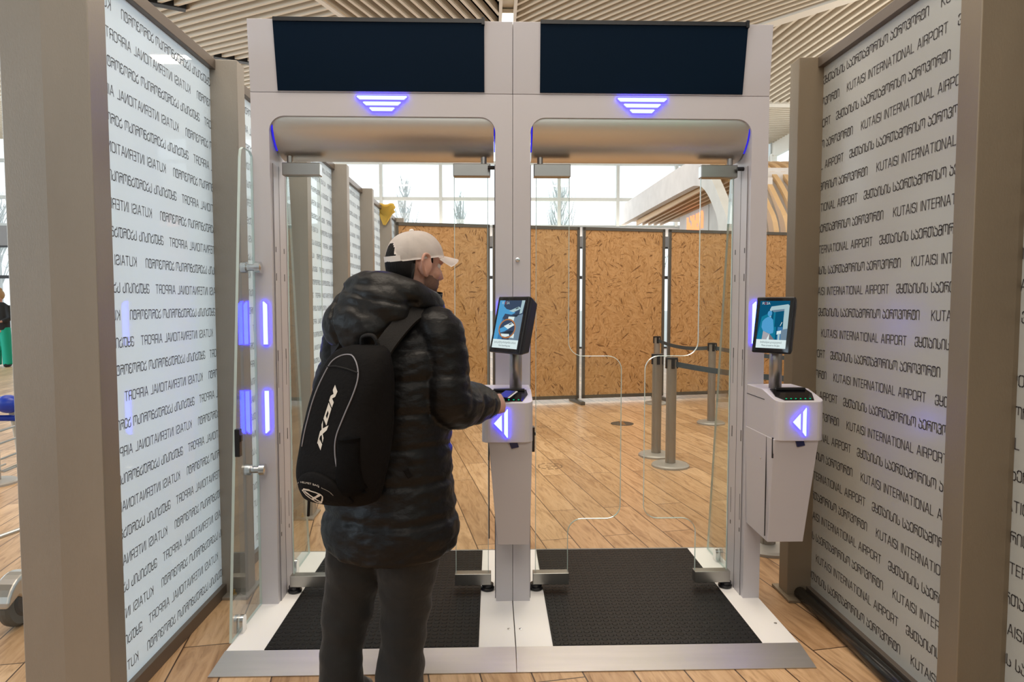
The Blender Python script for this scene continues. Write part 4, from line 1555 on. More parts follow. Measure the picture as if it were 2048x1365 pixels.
for k in range(5):
    b = nb()
    x = CX + 0.22 + k * 0.17
    bx(b, x, x + 0.05, 12.4, 19.5, 3.70, 3.84)
    obj('soffit_slat', b, 'wood', cf)
b = nb()
bx(b, CX + 0.16, CX + 2.4, 12.4, 20.0, 3.86, 3.95)
obj('canopy_roof', b, 'plaster', cf)
b = nb()
bx(b, CX + 0.95, CX + 1.05, 12.0, 17.6, 0, 3.70)
obj('back_wall', b, 'plaster', cf)
b = nb()
bx(b, CX + 1.05, CX + 2.4, 12.3, 12.4, 0, 3.86)
obj('end_wall', b, 'plaster', cf)
# neon sign: five squared letters over a violet line, facing the hall on the left
sgn = nb()
bx(sgn, CX + 0.93, CX + 0.95, 15.2, 17.0, 2.86, 3.68)
sgo = obj('sign_board', sgn, 'plaster', cf)
for word, z0, hh, mat, y0, L in (('სასუი', 3.20, 0.38, 'neon', 16.75, 1.25), ('თაოსი', 2.96, 0.13, 'neon2', 16.7, 1.15)):
    b = nb()
    k = L / str_width(word)
    x = 0.0
    for c in word:
        wd, pls = GL[c]
        for pl in pls:
            tube(b, [(CX + 0.915, y0 - (x + a * k), z0 + q * hh) for a, q in pl], 0.028 if mat == 'neon' else 0.012, 8)
        x += (wd + GAPX) * k
    obj('neon_letters', b, mat, sgo)

# ---------------------------------------------------------------- emergency exit sign behind the photographer (seen in reflections)
ex = 2.75
t = thing('exit_sign', 'green and white exit sign hanging behind the photographer, mirrored in the gate hoods', 'sign', (ex, -3.0, 2.6))
box('sign_case', 'exit_g', t, ex - 0.35, ex + 0.35, -3.05, -3.0, 2.42, 2.74)
b = nb()
prism(b, [(ex - 0.23, 2.54), (ex - 0.05, 2.54), (ex - 0.05, 2.48), (ex + 0.07, 2.58), (ex - 0.05, 2.68), (ex - 0.05, 2.62), (ex - 0.23, 2.62)], 1, -2.999, -2.996)
obj('sign_arrow', b, 'exit_w', t)
for x in (ex - 0.3, ex + 0.3):
    b = nb()
    tube(b, [(x, -3.025, 2.74), (x, -3.025, ZC)], 0.004, 6)
    obj('hanger_rod', b, 'pole', t)

# ---------------------------------------------------------------- luggage trolley at the left edge
tx, ty = -2.205, 3.17
t = thing('luggage_trolley', 'luggage trolley with blue handle and wire basket cut off by the left edge', 'trolley', (tx, ty, 0))
b = nb()
lathe(b, [(0.035, -0.028), (0.104, -0.028), (0.116, -0.016), (0.118, 0.0), (0.116, 0.016), (0.104, 0.028), (0.035, 0.028)], (tx, ty - 0.02, 0.118), 32, axis='x')
wh = obj('wheel', b, 'tyre', t, smooth=False)
b = nb()
lathe(b, [(0.01, -0.034), (0.055, -0.034), (0.070, -0.029), (0.070, 0.029), (0.055, 0.034), (0.01, 0.034)], (tx, ty - 0.02, 0.118), 24, axis='x')
obj('hub', b, 'tyre_rim', wh)
b = nb()
# pressed fork cover over the wheel
pts = [(ty - 0.02 + 0.135 * math.cos(R(a)), 0.118 + 0.135 * math.sin(R(a))) for a in range(20, 185, 12)]
prism(b, pts + [(ty - 0.02 - 0.06, 0.16), (ty - 0.02 + 0.02, 0.11), (ty - 0.02 + 0.06, 0.118)], 0, tx - 0.045, tx + 0.045)
obj('fork_cover', b, 'trolley', t, bevel=0.012, seg=3)
b = nb()
tube(b, smooth_path([(tx + 0.03, ty, 0.24), (tx + 0.03, ty + 0.02, 0.55), (tx + 0.0, ty + 0.03, 0.85), (tx - 0.03, ty + 0.03, 1.03)], 5), 0.020, 12)
obj('upright', b, 'trolley_pole', t, smooth=True)
b = nb()
tube(b, smooth_path([(tx - 0.55, ty, 0.24), (tx - 0.55, ty + 0.03, 0.85), (tx - 0.55, ty + 0.03, 1.03)], 4), 0.020, 12)
obj('upright', b, 'trolley_pole', t, smooth=True)
b = nb()
tube(b, [(tx - 0.60, ty - 0.02, 1.035), (tx - 0.02, ty - 0.02, 1.035)], [0.035, 0.035], 14)
ell(b, (tx - 0.01, ty - 0.02, 1.035), (0.055, 0.04, 0.042))
obj('handle_bar', b, 'blue', t, smooth=True)
b = nb()
tube(b, [(tx - 0.60, ty + 0.01, 0.965), (tx + 0.03, ty + 0.01, 0.965)], 0.014, 10)
obj('sign_rail', b, 'blue', t, smooth=True)
b = nb()
for z in (0.925, 0.87, 0.80, 0.74):
    tube(b, [(tx - 0.60, ty - 0.13 + (0.925 - z) * 0.2, z), (tx + 0.01, ty - 0.13 + (0.925 - z) * 0.2, z), (tx + 0.03, ty + 0.03, z + 0.015)], 0.005, 6)
for i in range(10):
    x = tx - 0.55 + i * 0.06
    tube(b, [(x, ty - 0.13, 0.925), (x, ty - 0.09, 0.74), (x, ty + 0.03, 0.745)], 0.004, 6)
obj('wire_basket', b, 'trolley', t)
b = nb()
tube(b, [(tx + 0.01, ty + 0.03, 0.235), (tx - 0.12, ty + 0.75, 0.22), (tx - 0.44, ty + 0.75, 0.22), (tx - 0.56, ty + 0.03, 0.235)], 0.014, 10)
obj('load_frame', b, 'trolley', t, smooth=True)
b = nb()
lathe(b, [(0.03, -0.025), (0.10, -0.025), (0.10, 0.025), (0.03, 0.025)], (tx - 0.28, ty + 0.72, 0.10), 24, axis='x')
bx(b, tx - 0.30, tx - 0.26, ty + 0.70, ty + 0.74, 0.10, 0.21)
obj('wheel', b, 'tyre', t)


# ---------------------------------------------------------------- distant person at the left edge
def distant_person():
    x, y = -11.42, 16.1
    t = thing('person', 'distant person in green trousers and black jacket standing at the left edge', 'person', (x, y, 0))
    b = nb()
    ell(b, (x, y - 0.02, 1.64), (0.085, 0.10, 0.12))
    tube(b, [(x, y, 1.35), (x, y, 1.6)], 0.055, 10)
    tube(b, [(x, y, 0.8), (x, y, 1.1), (x, y, 1.4)], [0.14, 0.13, 0.15], 14)
    for s in (-1, 1):
        tube(b, [(x + s * 0.10, y, 0.85), (x + s * 0.11, y, 0.45), (x + s * 0.13, y, 0.06)], [0.08, 0.055, 0.04], 10)
        tube(b, [(x + s * 0.18, y, 1.40), (x + s * 0.24, y - 0.03, 1.12), (x + s * 0.16, y - 0.22, 1.05)], [0.05, 0.042, 0.03], 10)
        ell(b, (x + s * 0.15, y - 0.26, 1.05), (0.035, 0.05, 0.03))
    obj('body', fuse(b, 0.018, 3), 'skin', t, smooth=True)
    b = nb()
    tube(b, [(x, y, 0.86), (x, y, 1.0), (x, y, 1.25), (x, y, 1.42), (x, y, 1.50)], [0.20, 0.20, 0.20, 0.19, 0.09], 18, flat=0.75, up=(0, 1, 0))
    for s in (-1, 1):
        tube(b, [(x + s * 0.17, y, 1.42), (x + s * 0.25, y - 0.03, 1.12), (x + s * 0.17, y - 0.20, 1.05)], [0.075, 0.065, 0.05], 12)
    obj('jacket', fuse(b, 0.018, 3), 'blackcloth', t, smooth=True)
    b = nb()
    for s in (-1, 1):
        tube(b, [(x + s * 0.09, y, 0.92), (x + s * 0.12, y, 0.45), (x + s * 0.15, y, 0.05)], [0.115, 0.105, 0.12], 14)
    obj('trousers', fuse(b, 0.018, 2), 'teal', t, smooth=True)
    b = nb()
    ell(b, (x, y - 0.005, 1.67), (0.105, 0.115, 0.125))
    ell(b, (x, y + 0.0, 1.79), (0.06, 0.06, 0.05))
    obj('hair', b, 'blond', t, smooth=True)
    b = nb()
    for s in (-1, 1):
        ell(b, (x + s * 0.15, y - 0.04, 0.04), (0.05, 0.13, 0.045))
    obj('shoes', b, 'shoe', t, smooth=True)


distant_person()

# ---------------------------------------------------------------- the man at the left gate
PX, PY = -0.375, 2.47
BY = R(30)                                  # body turned 30 degrees to the right
BM = Matrix.Translation((PX, PY, 0)) @ Matrix.Rotation(-BY, 4, 'Z')   # body frame: x = his right, y = forward


def L2W(u, v, z):
    return BM @ Vector((u, v, z))


def W2L(x, y, z):
    return BM.inverted() @ Vector((x, y, z))


man = thing('person', 'man in black padded jacket and cream cap seen from behind, reaching to the reader', 'person', (PX, PY, 0))
HC = Vector((-0.285, 2.500, 1.640))         # head centre
HM = Matrix.Translation(HC) @ Matrix.Rotation(-R(52), 4, 'Z') @ Matrix.Rotation(-R(6), 4, 'X')


def hd(r, f, z):
    return HM @ Vector((r, f, z))


HR3 = HM.to_3x3()


def hell(bm, c, r, n=22, m=14, rot=None):
    q = HR3 if rot is None else HR3 @ rot
    ell(bm, hd(*c), r, q, n, m)


SHR, ELR, WRR = Vector((-0.185, 2.375, 1.395)), Vector((-0.150, 2.365, 1.150)), Vector((-0.008, 2.640, 1.102))
SHL, ELL_, WRL = Vector((-0.545, 2.575, 1.395)), Vector((-0.605, 2.62, 1.14)), Vector((-0.46, 2.83, 1.13))
HNR = Vector((0.047, 2.760, 1.088))
FOOT = ((-0.557, 2.420), (-0.334, 2.365))


def body_bm():
    b = nb()
    # skull, jaw, face
    hell(b, (0, -0.004, 0.015), (0.076, 0.097, 0.103))
    hell(b, (0, 0.030, -0.045), (0.062, 0.068, 0.075))
    hell(b, (0, 0.058, -0.088), (0.040, 0.036, 0.030))
    hell(b, (0, 0.092, 0.018), (0.048, 0.014, 0.016))              # brow
    for s in (-1, 1):
        hell(b, (s * 0.045, 0.064, -0.028), (0.022, 0.024, 0.024))  # cheeks
        rot = Matrix.Rotation(s * R(-24), 3, 'Z')
        hell(b, (s * 0.084, -0.006, -0.012), (0.010, 0.026, 0.035), 18, 12, rot)
        tube(b, [hd(s * x_, f_, z_) for x_, f_, z_ in smooth_path([(.080, .014, -.004), (.088, .006, .024), (.098, -.020, .027), (.102, -.030, .002), (.096, -.021, -.024), (.086, -.002, -.046), (.079, .010, -.042)], 4)], 0.0062, 10)
    tube(b, [hd(0, 0.090, 0.010), hd(0, 0.108, -0.018), hd(0, 0.116, -0.034), hd(0, 0.096, -0.044)], [0.010, 0.013, 0.016, 0.012], 12)
    hell(b, (0, 0.092, -0.064), (0.026, 0.012, 0.007))              # lips
    hell(b, (0, 0.090, -0.074), (0.022, 0.012, 0.007))
    # neck, torso core
    tube(b, [hd(0, -0.025, -0.05), L2W(0.045, 0.045, 1.52), L2W(0.02, 0.02, 1.42)], [0.058, 0.060, 0.075], 18)
    rings = []
    for z, a, c, v in ((0.80, .15, .10, 0), (0.95, .155, .11, 0), (1.10, .15, .105, .005), (1.25, .165, .11, .01), (1.38, .165, .095, .02), (1.45, .09, .07, .03)):
        rings.append(ring(b, L2W(0.01, v, z), BM.to_3x3() @ Vector((1, 0, 0)), BM.to_3x3() @ Vector((0, 1, 0)), a, c, 24))
    loft(b, rings)
    for sh, el_, wr in ((SHR, ELR, WRR), (SHL, ELL_, WRL)):
        tube(b, [sh.lerp(L2W(0.01, 0.02, 1.38), .35), sh, sh.lerp(el_, .5), el_], [0.06, 0.056, 0.047, 0.042], 14)
        tube(b, [el_, el_.lerp(wr, .4), wr], [0.042, 0.040, 0.028], 14)
    # legs, feet
    for (fx, fy), hx, hy in ((FOOT[0], -0.47, 2.515), (FOOT[1], -0.29, 2.425)):
        tube(b, [(hx, hy, 0.88), (hx, hy, 0.72), (fx * 0.62 + hx * 0.38, fy + 0.068, 0.48), (fx + 0.010, fy + 0.042, 0.30), (fx, fy, 0.07)], [0.085, 0.08, 0.052, 0.048, 0.036], 14)
        d = Vector((math.sin(BY), math.cos(BY), 0))
        tube(b, [Vector((fx, fy, 0.05)) - d * 0.05, Vector((fx, fy, 0.055)) + d * 0.03, Vector((fx, fy, 0.04)) + d * 0.13], [0.034, 0.038, 0.028], 12)
    # right hand: palm plus five bent fingers closed on the document
    fd = (HNR - WRR).normalized()
    nr = Vector((0.75, -0.52, 0.30))
    nr = (nr - fd * nr.dot(fd)).normalized()                          # back of the hand, towards the viewer
    ac = fd.cross(nr).normalized()                                    # across the knuckles
    if ac.z < 0:
        ac = -ac
    rot = Matrix((ac, nr, fd)).transposed()
    tube(b, [WRR - fd * 0.06, WRR, WRR + fd * 0.03], [0.031, 0.029, 0.029], 14)
    ell(b, WRR + fd * 0.075, (0.041, 0.0165, 0.050), rot)
    ell(b, WRR + fd * 0.10, (0.040, 0.0145, 0.030), rot)
    inn = -nr
    for k, (off, L) in enumerate(((0.031, 0.072), (0.011, 0.080), (-0.010, 0.075), (-0.030, 0.060))):
        p0 = WRR + fd * 0.105 + ac * off
        p1 = p0 + (fd * 0.85 + inn * 0.45).normalized() * L * 0.45
        p2 = p1 + (fd * 0.25 + inn * 0.95).normalized() * L * 0.34
        p3 = p2 + (fd * -0.35 + inn * 0.85).normalized() * L * 0.26
        tube(b, smooth_path([p0 - fd * 0.02, p0, p1, p2, p3], 3), [0.0098] * 10 + [0.0088] * 2 + [0.0078], 10)
        ell(b, p3, (0.0078, 0.0078, 0.0078), None, 10, 8)
    t0 = WRR + fd * 0.035 + ac * 0.030 + inn * 0.006
    t1 = t0 + (ac * 0.72 + fd * 0.62 + inn * 0.35).normalized() * 0.040
    t2 = t1 + (fd * 0.92 + ac * 0.05 + inn * 0.42).normalized() * 0.032
    t3 = t2 + (fd * 0.92 - ac * 0.12 + inn * 0.30).normalized() * 0.024
    tube(b, smooth_path([t0 - fd * 0.015, t0, t1, t2, t3], 3), [0.014] * 5 + [0.0115] * 4 + [0.0098] * 3 + [0.0085], 10)
    ell(b, t3, (0.0085, 0.0085, 0.0085), None, 10, 8)
    # left hand, loosely curled in front of him
    fl = (WRL - ELL_).normalized()
    al = Vector((0, 0, 1)) - fl * fl.z
    al.normalize()
    nl = al.cross(fl)
    rot = Matrix((al, nl, fl)).transposed()
    tube(b, [WRL - fl * 0.05, WRL + fl * 0.03], [0.030, 0.028], 14)
    ell(b, WRL + fl * 0.075, (0.040, 0.016, 0.050), rot)
    for off, L in ((0.030, 0.070), (0.010, 0.078), (-0.010, 0.073), (-0.029, 0.058)):
        p0 = WRL + fl * 0.11 + al * off
        p1 = p0 + (fl * 0.8 - nl * 0.6).normalized() * L * 0.45
        p2 = p1 + (fl * 0.1 - nl * 1.0).normalized() * L * 0.35
        tube(b, [p0 - fl * 0.02, p0, p1, p2], [0.0098, 0.0098, 0.0088, 0.0075], 10)
    t0 = WRL + fl * 0.04 + al * 0.03
    tube(b, [t0, t0 + al * 0.02 + fl * 0.03 - nl * 0.012, t0 + al * 0.012 + fl * 0.06 - nl * 0.02], [0.013, 0.011, 0.009], 10)
    return fuse(b, 0.004, 3)


bod = obj('body', body_bm(), 'skin', man, smooth=True)
b = nb()
for s in (-1, 1):
    hell(b, (s * 0.031, 0.080, 0.002), (0.013, 0.012, 0.011), 14, 10)
obj('eyes', b, 'eye', man, smooth=True)
b = nb()
hell(b, (0, 0.028, -0.062), (0.0655, 0.074, 0.066), 26, 18)
hell(b, (0, 0.060, -0.094), (0.044, 0.040, 0.031), 20, 12)
for v in list(b.verts):
    q = HM.inverted() @ v.co
    if q.z > -0.028 or q.y < -0.005 or (abs(q.x) < 0.03 and q.z > -0.085 and q.y > 0.06):
        b.verts.remove(v)
obj('beard', b, 'beard', man, smooth=True)
# hair: close cap over the skull, cut back from the face, with sideburns
b = nb()
hell(b, (0, -0.012, 0.004), (0.0825, 0.100, 0.112), 40, 28)
for v in list(b.verts):
    q = HM.inverted() @ v.co
    front = 0.036 if q.z > 0.0 else (0.028 if q.z > -0.035 else -0.022)
    if q.y > front or q.z < -0.094 or (q.z < 0.012 and -0.030 < q.y < 0.018 and abs(q.x) > 0.04):
        b.verts.remove(v)
bmesh.ops.solidify(b, geom=b.faces[:], thickness=0.006)
obj('hair', b, 'hair', man, smooth=True)

# ---- cap
capg = None
cb = nb()
NA, NZ = 72, 18
CT = R(14)                                     # cap tipped up at the front
CM = HM @ Matrix.Translation((0, 0.002, 0.016)) @ Matrix.Rotation(CT, 4, 'X')
ringsv = []
for j in range(NZ + 1):
    ph = (math.pi / 2) * j / NZ
    row = []
    for i in range(NA):
        th = 2 * math.pi * i / NA
        rr = math.cos(ph) ** 0.82
        wob = 1 + 0.012 * math.sin(5 * th + 3 * ph) * math.cos(ph) + 0.010 * math.sin(11 * th - 6 * ph) * math.cos(ph)
        seam = 1 - 0.018 * math.exp(-((((th / (math.pi / 3)) + 0.5) % 1 - 0.5) / 0.035) ** 2) * (1 if j < NZ - 1 else 0)
        x, y, z = 0.0915 * rr * math.sin(th) * wob * seam, 0.1115 * rr * math.cos(th) * wob * seam, 0.104 * math.sin(ph)
        row.append(cb.verts.new(CM @ Vector((x, y, z))) if j < NZ else None)
    ringsv.append(row)
topv = cb.verts.new(CM @ Vector((0, 0, 0.104)))
for j in range(NZ):
    for i in range(NA):
        th = 2 * math.pi * (i + .5) / NA
        dth = (th - math.pi + math.pi) % (2 * math.pi) - math.pi
        ang = abs((th - math.pi))
        zz = math.sin((math.pi / 2) * (j + .5) / NZ)
        # half-moon opening at the back, above the adjusting strap
        hole = zz > 0.20 and ((ang / 0.40) ** 2 + ((zz - 0.20) / 0.46) ** 2) < 1
        if hole:
            continue
        if j < NZ - 1:
            cb.faces.new([ringsv[j][i], ringsv[j][(i + 1) % NA], ringsv[j + 1][(i + 1) % NA], ringsv[j + 1][i]])
        else:
            cb.faces.new([ringsv[j][i], ringsv[j][(i + 1) % NA], topv])
bmesh.ops.solidify(cb, geom=cb.faces[:], thickness=0.0022)
capo = obj('cap', cb, 'cap', man, smooth=True)
b = nb()
ell(b, CM @ Vector((0, 0, 0.105)), (0.009, 0.009, 0.006), CM.to_3x3())
obj('cap_button', b, 'cap', capo, smooth=True)
# brim: curved bill from the front half of the rim
b = nb()
g = []
for i in range(25):
    th = R(-62) + R(124) * i / 24
    row = []
    for j in range(9):
        s = j / 8
        ext = 0.070 * math.cos(th * 0.86) ** 0.55 * s
        x = 0.092 * math.sin(th) * (1 - 0.10 * s)
        y = 0.110 * math.cos(th) + ext
        z = 0.004 - 0.020 * s - 3.2 * x * x * (0.6 + 0.9 * s)
        row.append(b.verts.new(CM @ Vector((x, y, z))))
    g.append(row)
for i in range(24):
    for j in range(8):
        b.faces.new([g[i][j], g[i + 1][j], g[i + 1][j + 1], g[i][j + 1]])
bmesh.ops.solidify(b, geom=b.faces[:], thickness=0.004)
obj('cap_brim', b, 'cap', capo, smooth=True)
# strap across the opening with a sewn tab
b = nb()
prev = None
for i in range(33):
    th = math.pi - 0.62 + 1.24 * i / 32
    k = 1.015
    zc_ = 0.012
    vs = []
    for dr, dz in ((0, -0.010), (0.0025, -0.010), (0.0025, 0.010), (0, 0.010)):
        vs.append(b.verts.new(CM @ Vector(((0.0915 * k + dr) * math.sin(th), (0.1115 * k + dr) * math.cos(th), zc_ + dz))))
    if prev:
        for q in range(4):
            b.faces.new([prev[q], prev[(q + 1) % 4], vs[(q + 1) % 4], vs[q]])
    else:
        b.faces.new(vs)
    prev = vs
b.faces.new(list(reversed(prev)))
obj('cap_strap', b, 'cap', capo, smooth=False)

# ---- padded jacket
Ux = BM.to_3x3() @ Vector((1, 0, 0))
Vx = BM.to_3x3() @ Vector((0, 1, 0))
TORSO = [(0.605, .236, .186, -.004, .0), (0.625, .252, .200, -.004, .0), (0.68, .264, .206, -.004, .0), (0.76, .250, .198, 0, .0), (0.82, .243, .190, 0, .0),
         (0.95, .232, .178, .0, .002), (1.08, .230, .176, .004, .006), (1.20, .236, .178, .008, .012), (1.30, .234, .168, .012, .020),
         (1.37, .215, .145, .018, .028), (1.43, .165, .115, .024, .036), (1.49, .130, .098, .030, .045), (1.54, .088, .085, .038, .055)]


def torso_at(z):
    for p, q in zip(TORSO, TORSO[1:]):
        if p[0] <= z <= q[0]:
            k = (z - p[0]) / (q[0] - p[0])
            return [p[i] + (q[i] - p[i]) * k for i in range(1, 5)]
    return list(TORSO[-1][1:]) if z > TORSO[-1][0] else list(TORSO[0][1:])


SEAMS = [0.745, 0.875, 1.00, 1.12, 1.235, 1.34]


def quilt(z, s=SEAMS, wd=0.011, dp=0.046):
    return 1.0 - dp * sum(math.exp(-((z - q) / wd) ** 2) for q in s)


def jacket_bm():
    b = nb()
    rings = []
    z = 0.617
    while z < 1.541:
        a, c, v, u = torso_at(z)
        k = quilt(z + 0.0)
        rr = []
        for i in range(96):
            th = 2 * math.pi * i / 96
            wob = 1 + 0.014 * noise.noise(Vector((math.cos(th) * 2.2, math.sin(th) * 2.2, z * 7))) + 0.010 * noise.noise(Vector((math.cos(th) * 5, math.sin(th) * 5, z * 16)))
            ct, st = math.cos(th), math.sin(th)
            ct = math.copysign(abs(ct) ** 0.9, ct)
            st = math.copysign(abs(st) ** 0.9, st)
            zz = z - (0.022 * max(0, -st) if z < 0.76 else 0) * (0.76 - min(z, 0.76)) / 0.155
            rr.append(b.verts.new(L2W(u + a * ct * k * wob, v + c * st * k * wob, zz)))
        rings.append(rr)
        z += 0.0122
    loft(b, rings)
    # sleeves with puffed rings
    for sh, el_, wr, sd in ((SHR, ELR, WRR, 1), (SHL, ELL_, WRL, -1)):
        inn = sh.lerp(L2W(0.02, 0.02, 1.38), .45)
        path = smooth_path([tuple(inn) + (0.085,), tuple(sh) + (0.084,), tuple(sh.lerp(el_, .5)) + (0.086,), tuple(el_) + (0.088,),
                            tuple(el_.lerp(wr, .45)) + (0.082,), tuple(el_.lerp(wr, .75)) + (0.070,), tuple(el_.lerp(wr, .90)) + (0.060,)], 12)
        dist, acc = [0], 0
        for p, q in zip(path, path[1:]):
            acc += (Vector(p[:3]) - Vector(q[:3])).length
            dist.append(acc)
        seams = [acc * f for f in (0.22, 0.40, 0.57, 0.74, 0.90)]
        rad = [p[3] * (1 - 0.075 * sum(math.exp(-((d - s) / 0.011) ** 2) for s in seams)) for p, d in zip(path, dist)]
        tube(b, [p[:3] for p in path], rad, 32)
    f = fuse(b, 0.0065, 3)
    for v in f.verts:
        p = v.co
        v.co = p + Vector((noise.noise(p * 13 + Vector((0, 0, 5))), noise.noise(p * 13), noise.noise(p * 13 + Vector((7, 0, 0))))) * 0.0040 + v.normal * (0.0030 * noise.noise(Vector((p.x * 26, p.y * 26, p.z * 52))) + 0.0035 * noise.noise(Vector((p.x * 10 + 3, p.y * 10, p.z * 22))))
    return f


jk = obj('jacket', jacket_bm(), 'jacket', man, smooth=True)


def hood_bm():
    b = nb()
    rot = BM.to_3x3()
    # large padded hood lying on the upper back, rim standing round the nape and both sides of the neck
    ell(b, L2W(0.005, -0.105, 1.470), (0.158, 0.095, 0.105), rot @ Matrix.Rotation(R(18), 3, 'X'), 32, 20)
    ell(b, L2W(-0.025, -0.150, 1.420), (0.140, 0.080, 0.095), rot, 28, 18)
    path = smooth_path([tuple(L2W(0.120, 0.135, 1.475)) + (0.030,), tuple(L2W(0.150, 0.050, 1.495)) + (0.042,), tuple(L2W(0.120, -0.055, 1.530)) + (0.050,),
                        tuple(L2W(0.03, -0.105, 1.555)) + (0.055,), tuple(L2W(-0.09, -0.065, 1.545)) + (0.055,),
                        tuple(L2W(-0.105, 0.05, 1.520)) + (0.048,), tuple(L2W(-0.055, 0.15, 1.49)) + (0.034,)], 7)
    tube(b, [p[:3] for p in path], [p[3] for p in path], 22)
    f = fuse(b, 0.007, 6)
    a0 = L2W(0, 0, 0)
    for v in f.verts:
        q = W2L(*v.co)
        n_ = v.normal
        # stitched seams across the hood and soft creases
        g1 = math.exp(-((q.x + 0.075 + 0.25 * (q.z - 1.45)) / 0.009) ** 2)
        g2 = math.exp(-((q.z - 1.53 + 0.22 * q.x) / 0.009) ** 2) if q.y < -0.05 else 0
        v.co = v.co - n_ * (0.010 * g1 + 0.007 * g2) + n_ * 0.009 * noise.noise(Vector((q.x * 9, q.y * 9, q.z * 16))) + n_ * 0.005 * noise.noise(Vector((q.x * 24 + q.z * 10, q.y * 20, q.z * 34)))
    return f


obj('hood', hood_bm(), 'hood', man, smooth=True)
# stand-up collar tip in front of the chin
b = nb()
path = [L2W(0.115 + 0.0 * i, 0.12, 1.49) for i in range(1)]
g = []
for i in range(13):
    s = i / 12
    th = R(100) - s * R(125)
    row = []
    for j in range(6):
        k = j / 5
        r_ = 0.112 + 0.012 * k
        row.append(b.verts.new(L2W(0.045 + r_ * math.cos(th), 0.060 + r_ * math.sin(th), 1.44 + 0.105 * k - 0.02 * s * k)))
    g.append(row)
for i in range(12):
    for j in range(5):
        b.faces.new([g[i][j], g[i + 1][j], g[i + 1][j + 1], g[i][j + 1]])
bmesh.ops.solidify(b, geom=b.faces[:], thickness=0.016)
obj('collar', b, 'hood', man, smooth=True)


def trousers_bm():
    b = nb()
    for pts in ([(-0.465, 2.515, 0.86, .13), (-0.480, 2.505, 0.70, .122), (-0.513, 2.495, 0.52, .103), (-0.535, 2.485, 0.40, .088), (-0.546, 2.460, 0.31, .077),
                 (-0.553, 2.440, 0.20, .074), (-0.557, 2.425, 0.12, .078), (-0.557, 2.420, 0.030, .086)],
                [(-0.300, 2.425, 0.86, .13), (-0.298, 2.425, 0.70, .122), (-0.312, 2.425, 0.52, .100), (-0.318, 2.425, 0.40, .086), (-0.322, 2.410, 0.31, .078),
                 (-0.330, 2.390, 0.20, .078), (-0.334, 2.375, 0.12, .080), (-0.334, 2.365, 0.030, .090)]):
        pp = smooth_path(pts, 6)
        tube(b, [p[:3] for p in pp], [p[3] for p in pp], 32, flat=1.08)
    f = fuse(b, 0.008, 3)
    for v in f.verts:
        p = v.co
        amp = 0.012 if p.z < 0.45 else 0.008
        n_ = noise.noise(Vector((p.x * 7, p.y * 7, p.z * 15 + 6 * p.x)))
        n2 = noise.noise(Vector((p.x * 18, p.y * 18, p.z * 30)))
        v.co = p + v.normal * (amp * n_ + 0.003 * n2)
    return f


obj('trousers', trousers_bm(), 'pants', man, smooth=True)
for fx, fy in FOOT:
    b = nb()
    d = Vector((math.sin(BY), math.cos(BY), 0))
    c = Vector((fx, fy, 0))
    tube(b, [c + d * -0.09 + Vector((0, 0, .055)), c + d * -0.05 + Vector((0, 0, .06)), c + d * 0.03 + Vector((0, 0, .06)), c + d * 0.11 + Vector((0, 0, .040)), c + d * 0.155 + Vector((0, 0, .030))],
         [0.028, 0.046, 0.050, 0.044, 0.022], 18)
    for v in b.verts:
        v.co.z = max(v.co.z, 0.003)
    sh_ = obj('shoe', b, 'shoe', man, smooth=True)

# ---- documents: a card on the reader glass and a booklet in the hand
b = nb()
cz = 1.100
dc = Matrix.Translation(Vector((0.062, 2.915, 1.1035))) @ Matrix.Rotation(R(-28), 4, 'Z') @ Matrix.Rotation(R(12), 4, 'X')
for q in ((-0.030, -0.046), ):
    bx(b, -0.024, 0.024, -0.050, 0.036, 0.0, 0.004)
bmesh.ops.transform(b, matrix=dc, verts=b.verts[:])
t = thing('travel_document', 'navy booklet held by the man over the glass of the middle reader', 'booklet', (0.062, 2.915, 1.10))
obj('booklet_cover', b, 'navy', t, bevel=0.001)
b = nb()
bx(b, -0.021, 0.030, -0.040, 0.044, -0.003, -0.0005)
bmesh.ops.transform(b, matrix=dc, verts=b.verts[:])
obj('page', b, 'card', t)

# ---------------------------------------------------------------- backpack
bp_t = thing('backpack', 'black backpack with grey piping worn on the back of the man in the cap', 'backpack', tuple(L2W(0.05, -0.29, 0.84)))


def bag_uc(z):
    return 0.022 + 0.150 * (z - 0.87)


BAG = [(0.838, .085, .050), (0.850, .110, .078), (0.875, .130, .098), (0.92, .143, .110), (0.98, .148, .112), (1.06, .148, .106), (1.14, .144, .098),
       (1.20, .139, .090), (1.26, .130, .079), (1.31, .114, .066), (1.345, .090, .050), (1.360, .055, .032)]


def bag_bm(grow=0.0, z0=0.0, z1=9.0):
    b = nb()
    pts = smooth_path([p for p in BAG if z0 <= p[0] <= z1], 4)
    rings = []
    for z, a, c in pts:
        back = -0.180 - 0.02 * max(0.0, min(1.0, (z - 1.12) / 0.2))
        ce = L2W(bag_uc(z), back - c, z)
        rings.append(ring(b, ce, Ux, Vx, a + grow, c + grow, 56, 0.72))
    loft(b, rings)
    return b


bb = bag_bm()
for v in bb.verts:
    q = W2L(*v.co)
    v.co = v.co + Vector((noise.noise(q * 9), noise.noise(q * 9 + Vector((3, 0, 0))), 0)) * 0.005
bmesh.ops.recalc_face_normals(bb, faces=bb.faces[:])
bvh = BVHTree.FromBMesh(bb)
bag_o = obj('main_compartment', bb, 'pack', bp_t, smooth=True)


def on_bag(u, z, lift=0.0015):
    """Point on the outer face of the bag at body coordinates (u, z)."""
    o = L2W(u, -0.9, z)
    hit = bvh.ray_cast(o, Vx, 3.0)
    if hit[0] is None:
        return L2W(u, -0.36, z)
    n_ = hit[1] if hit[1].dot(Vx) < 0 else -hit[1]
    return hit[0] + n_ * lift


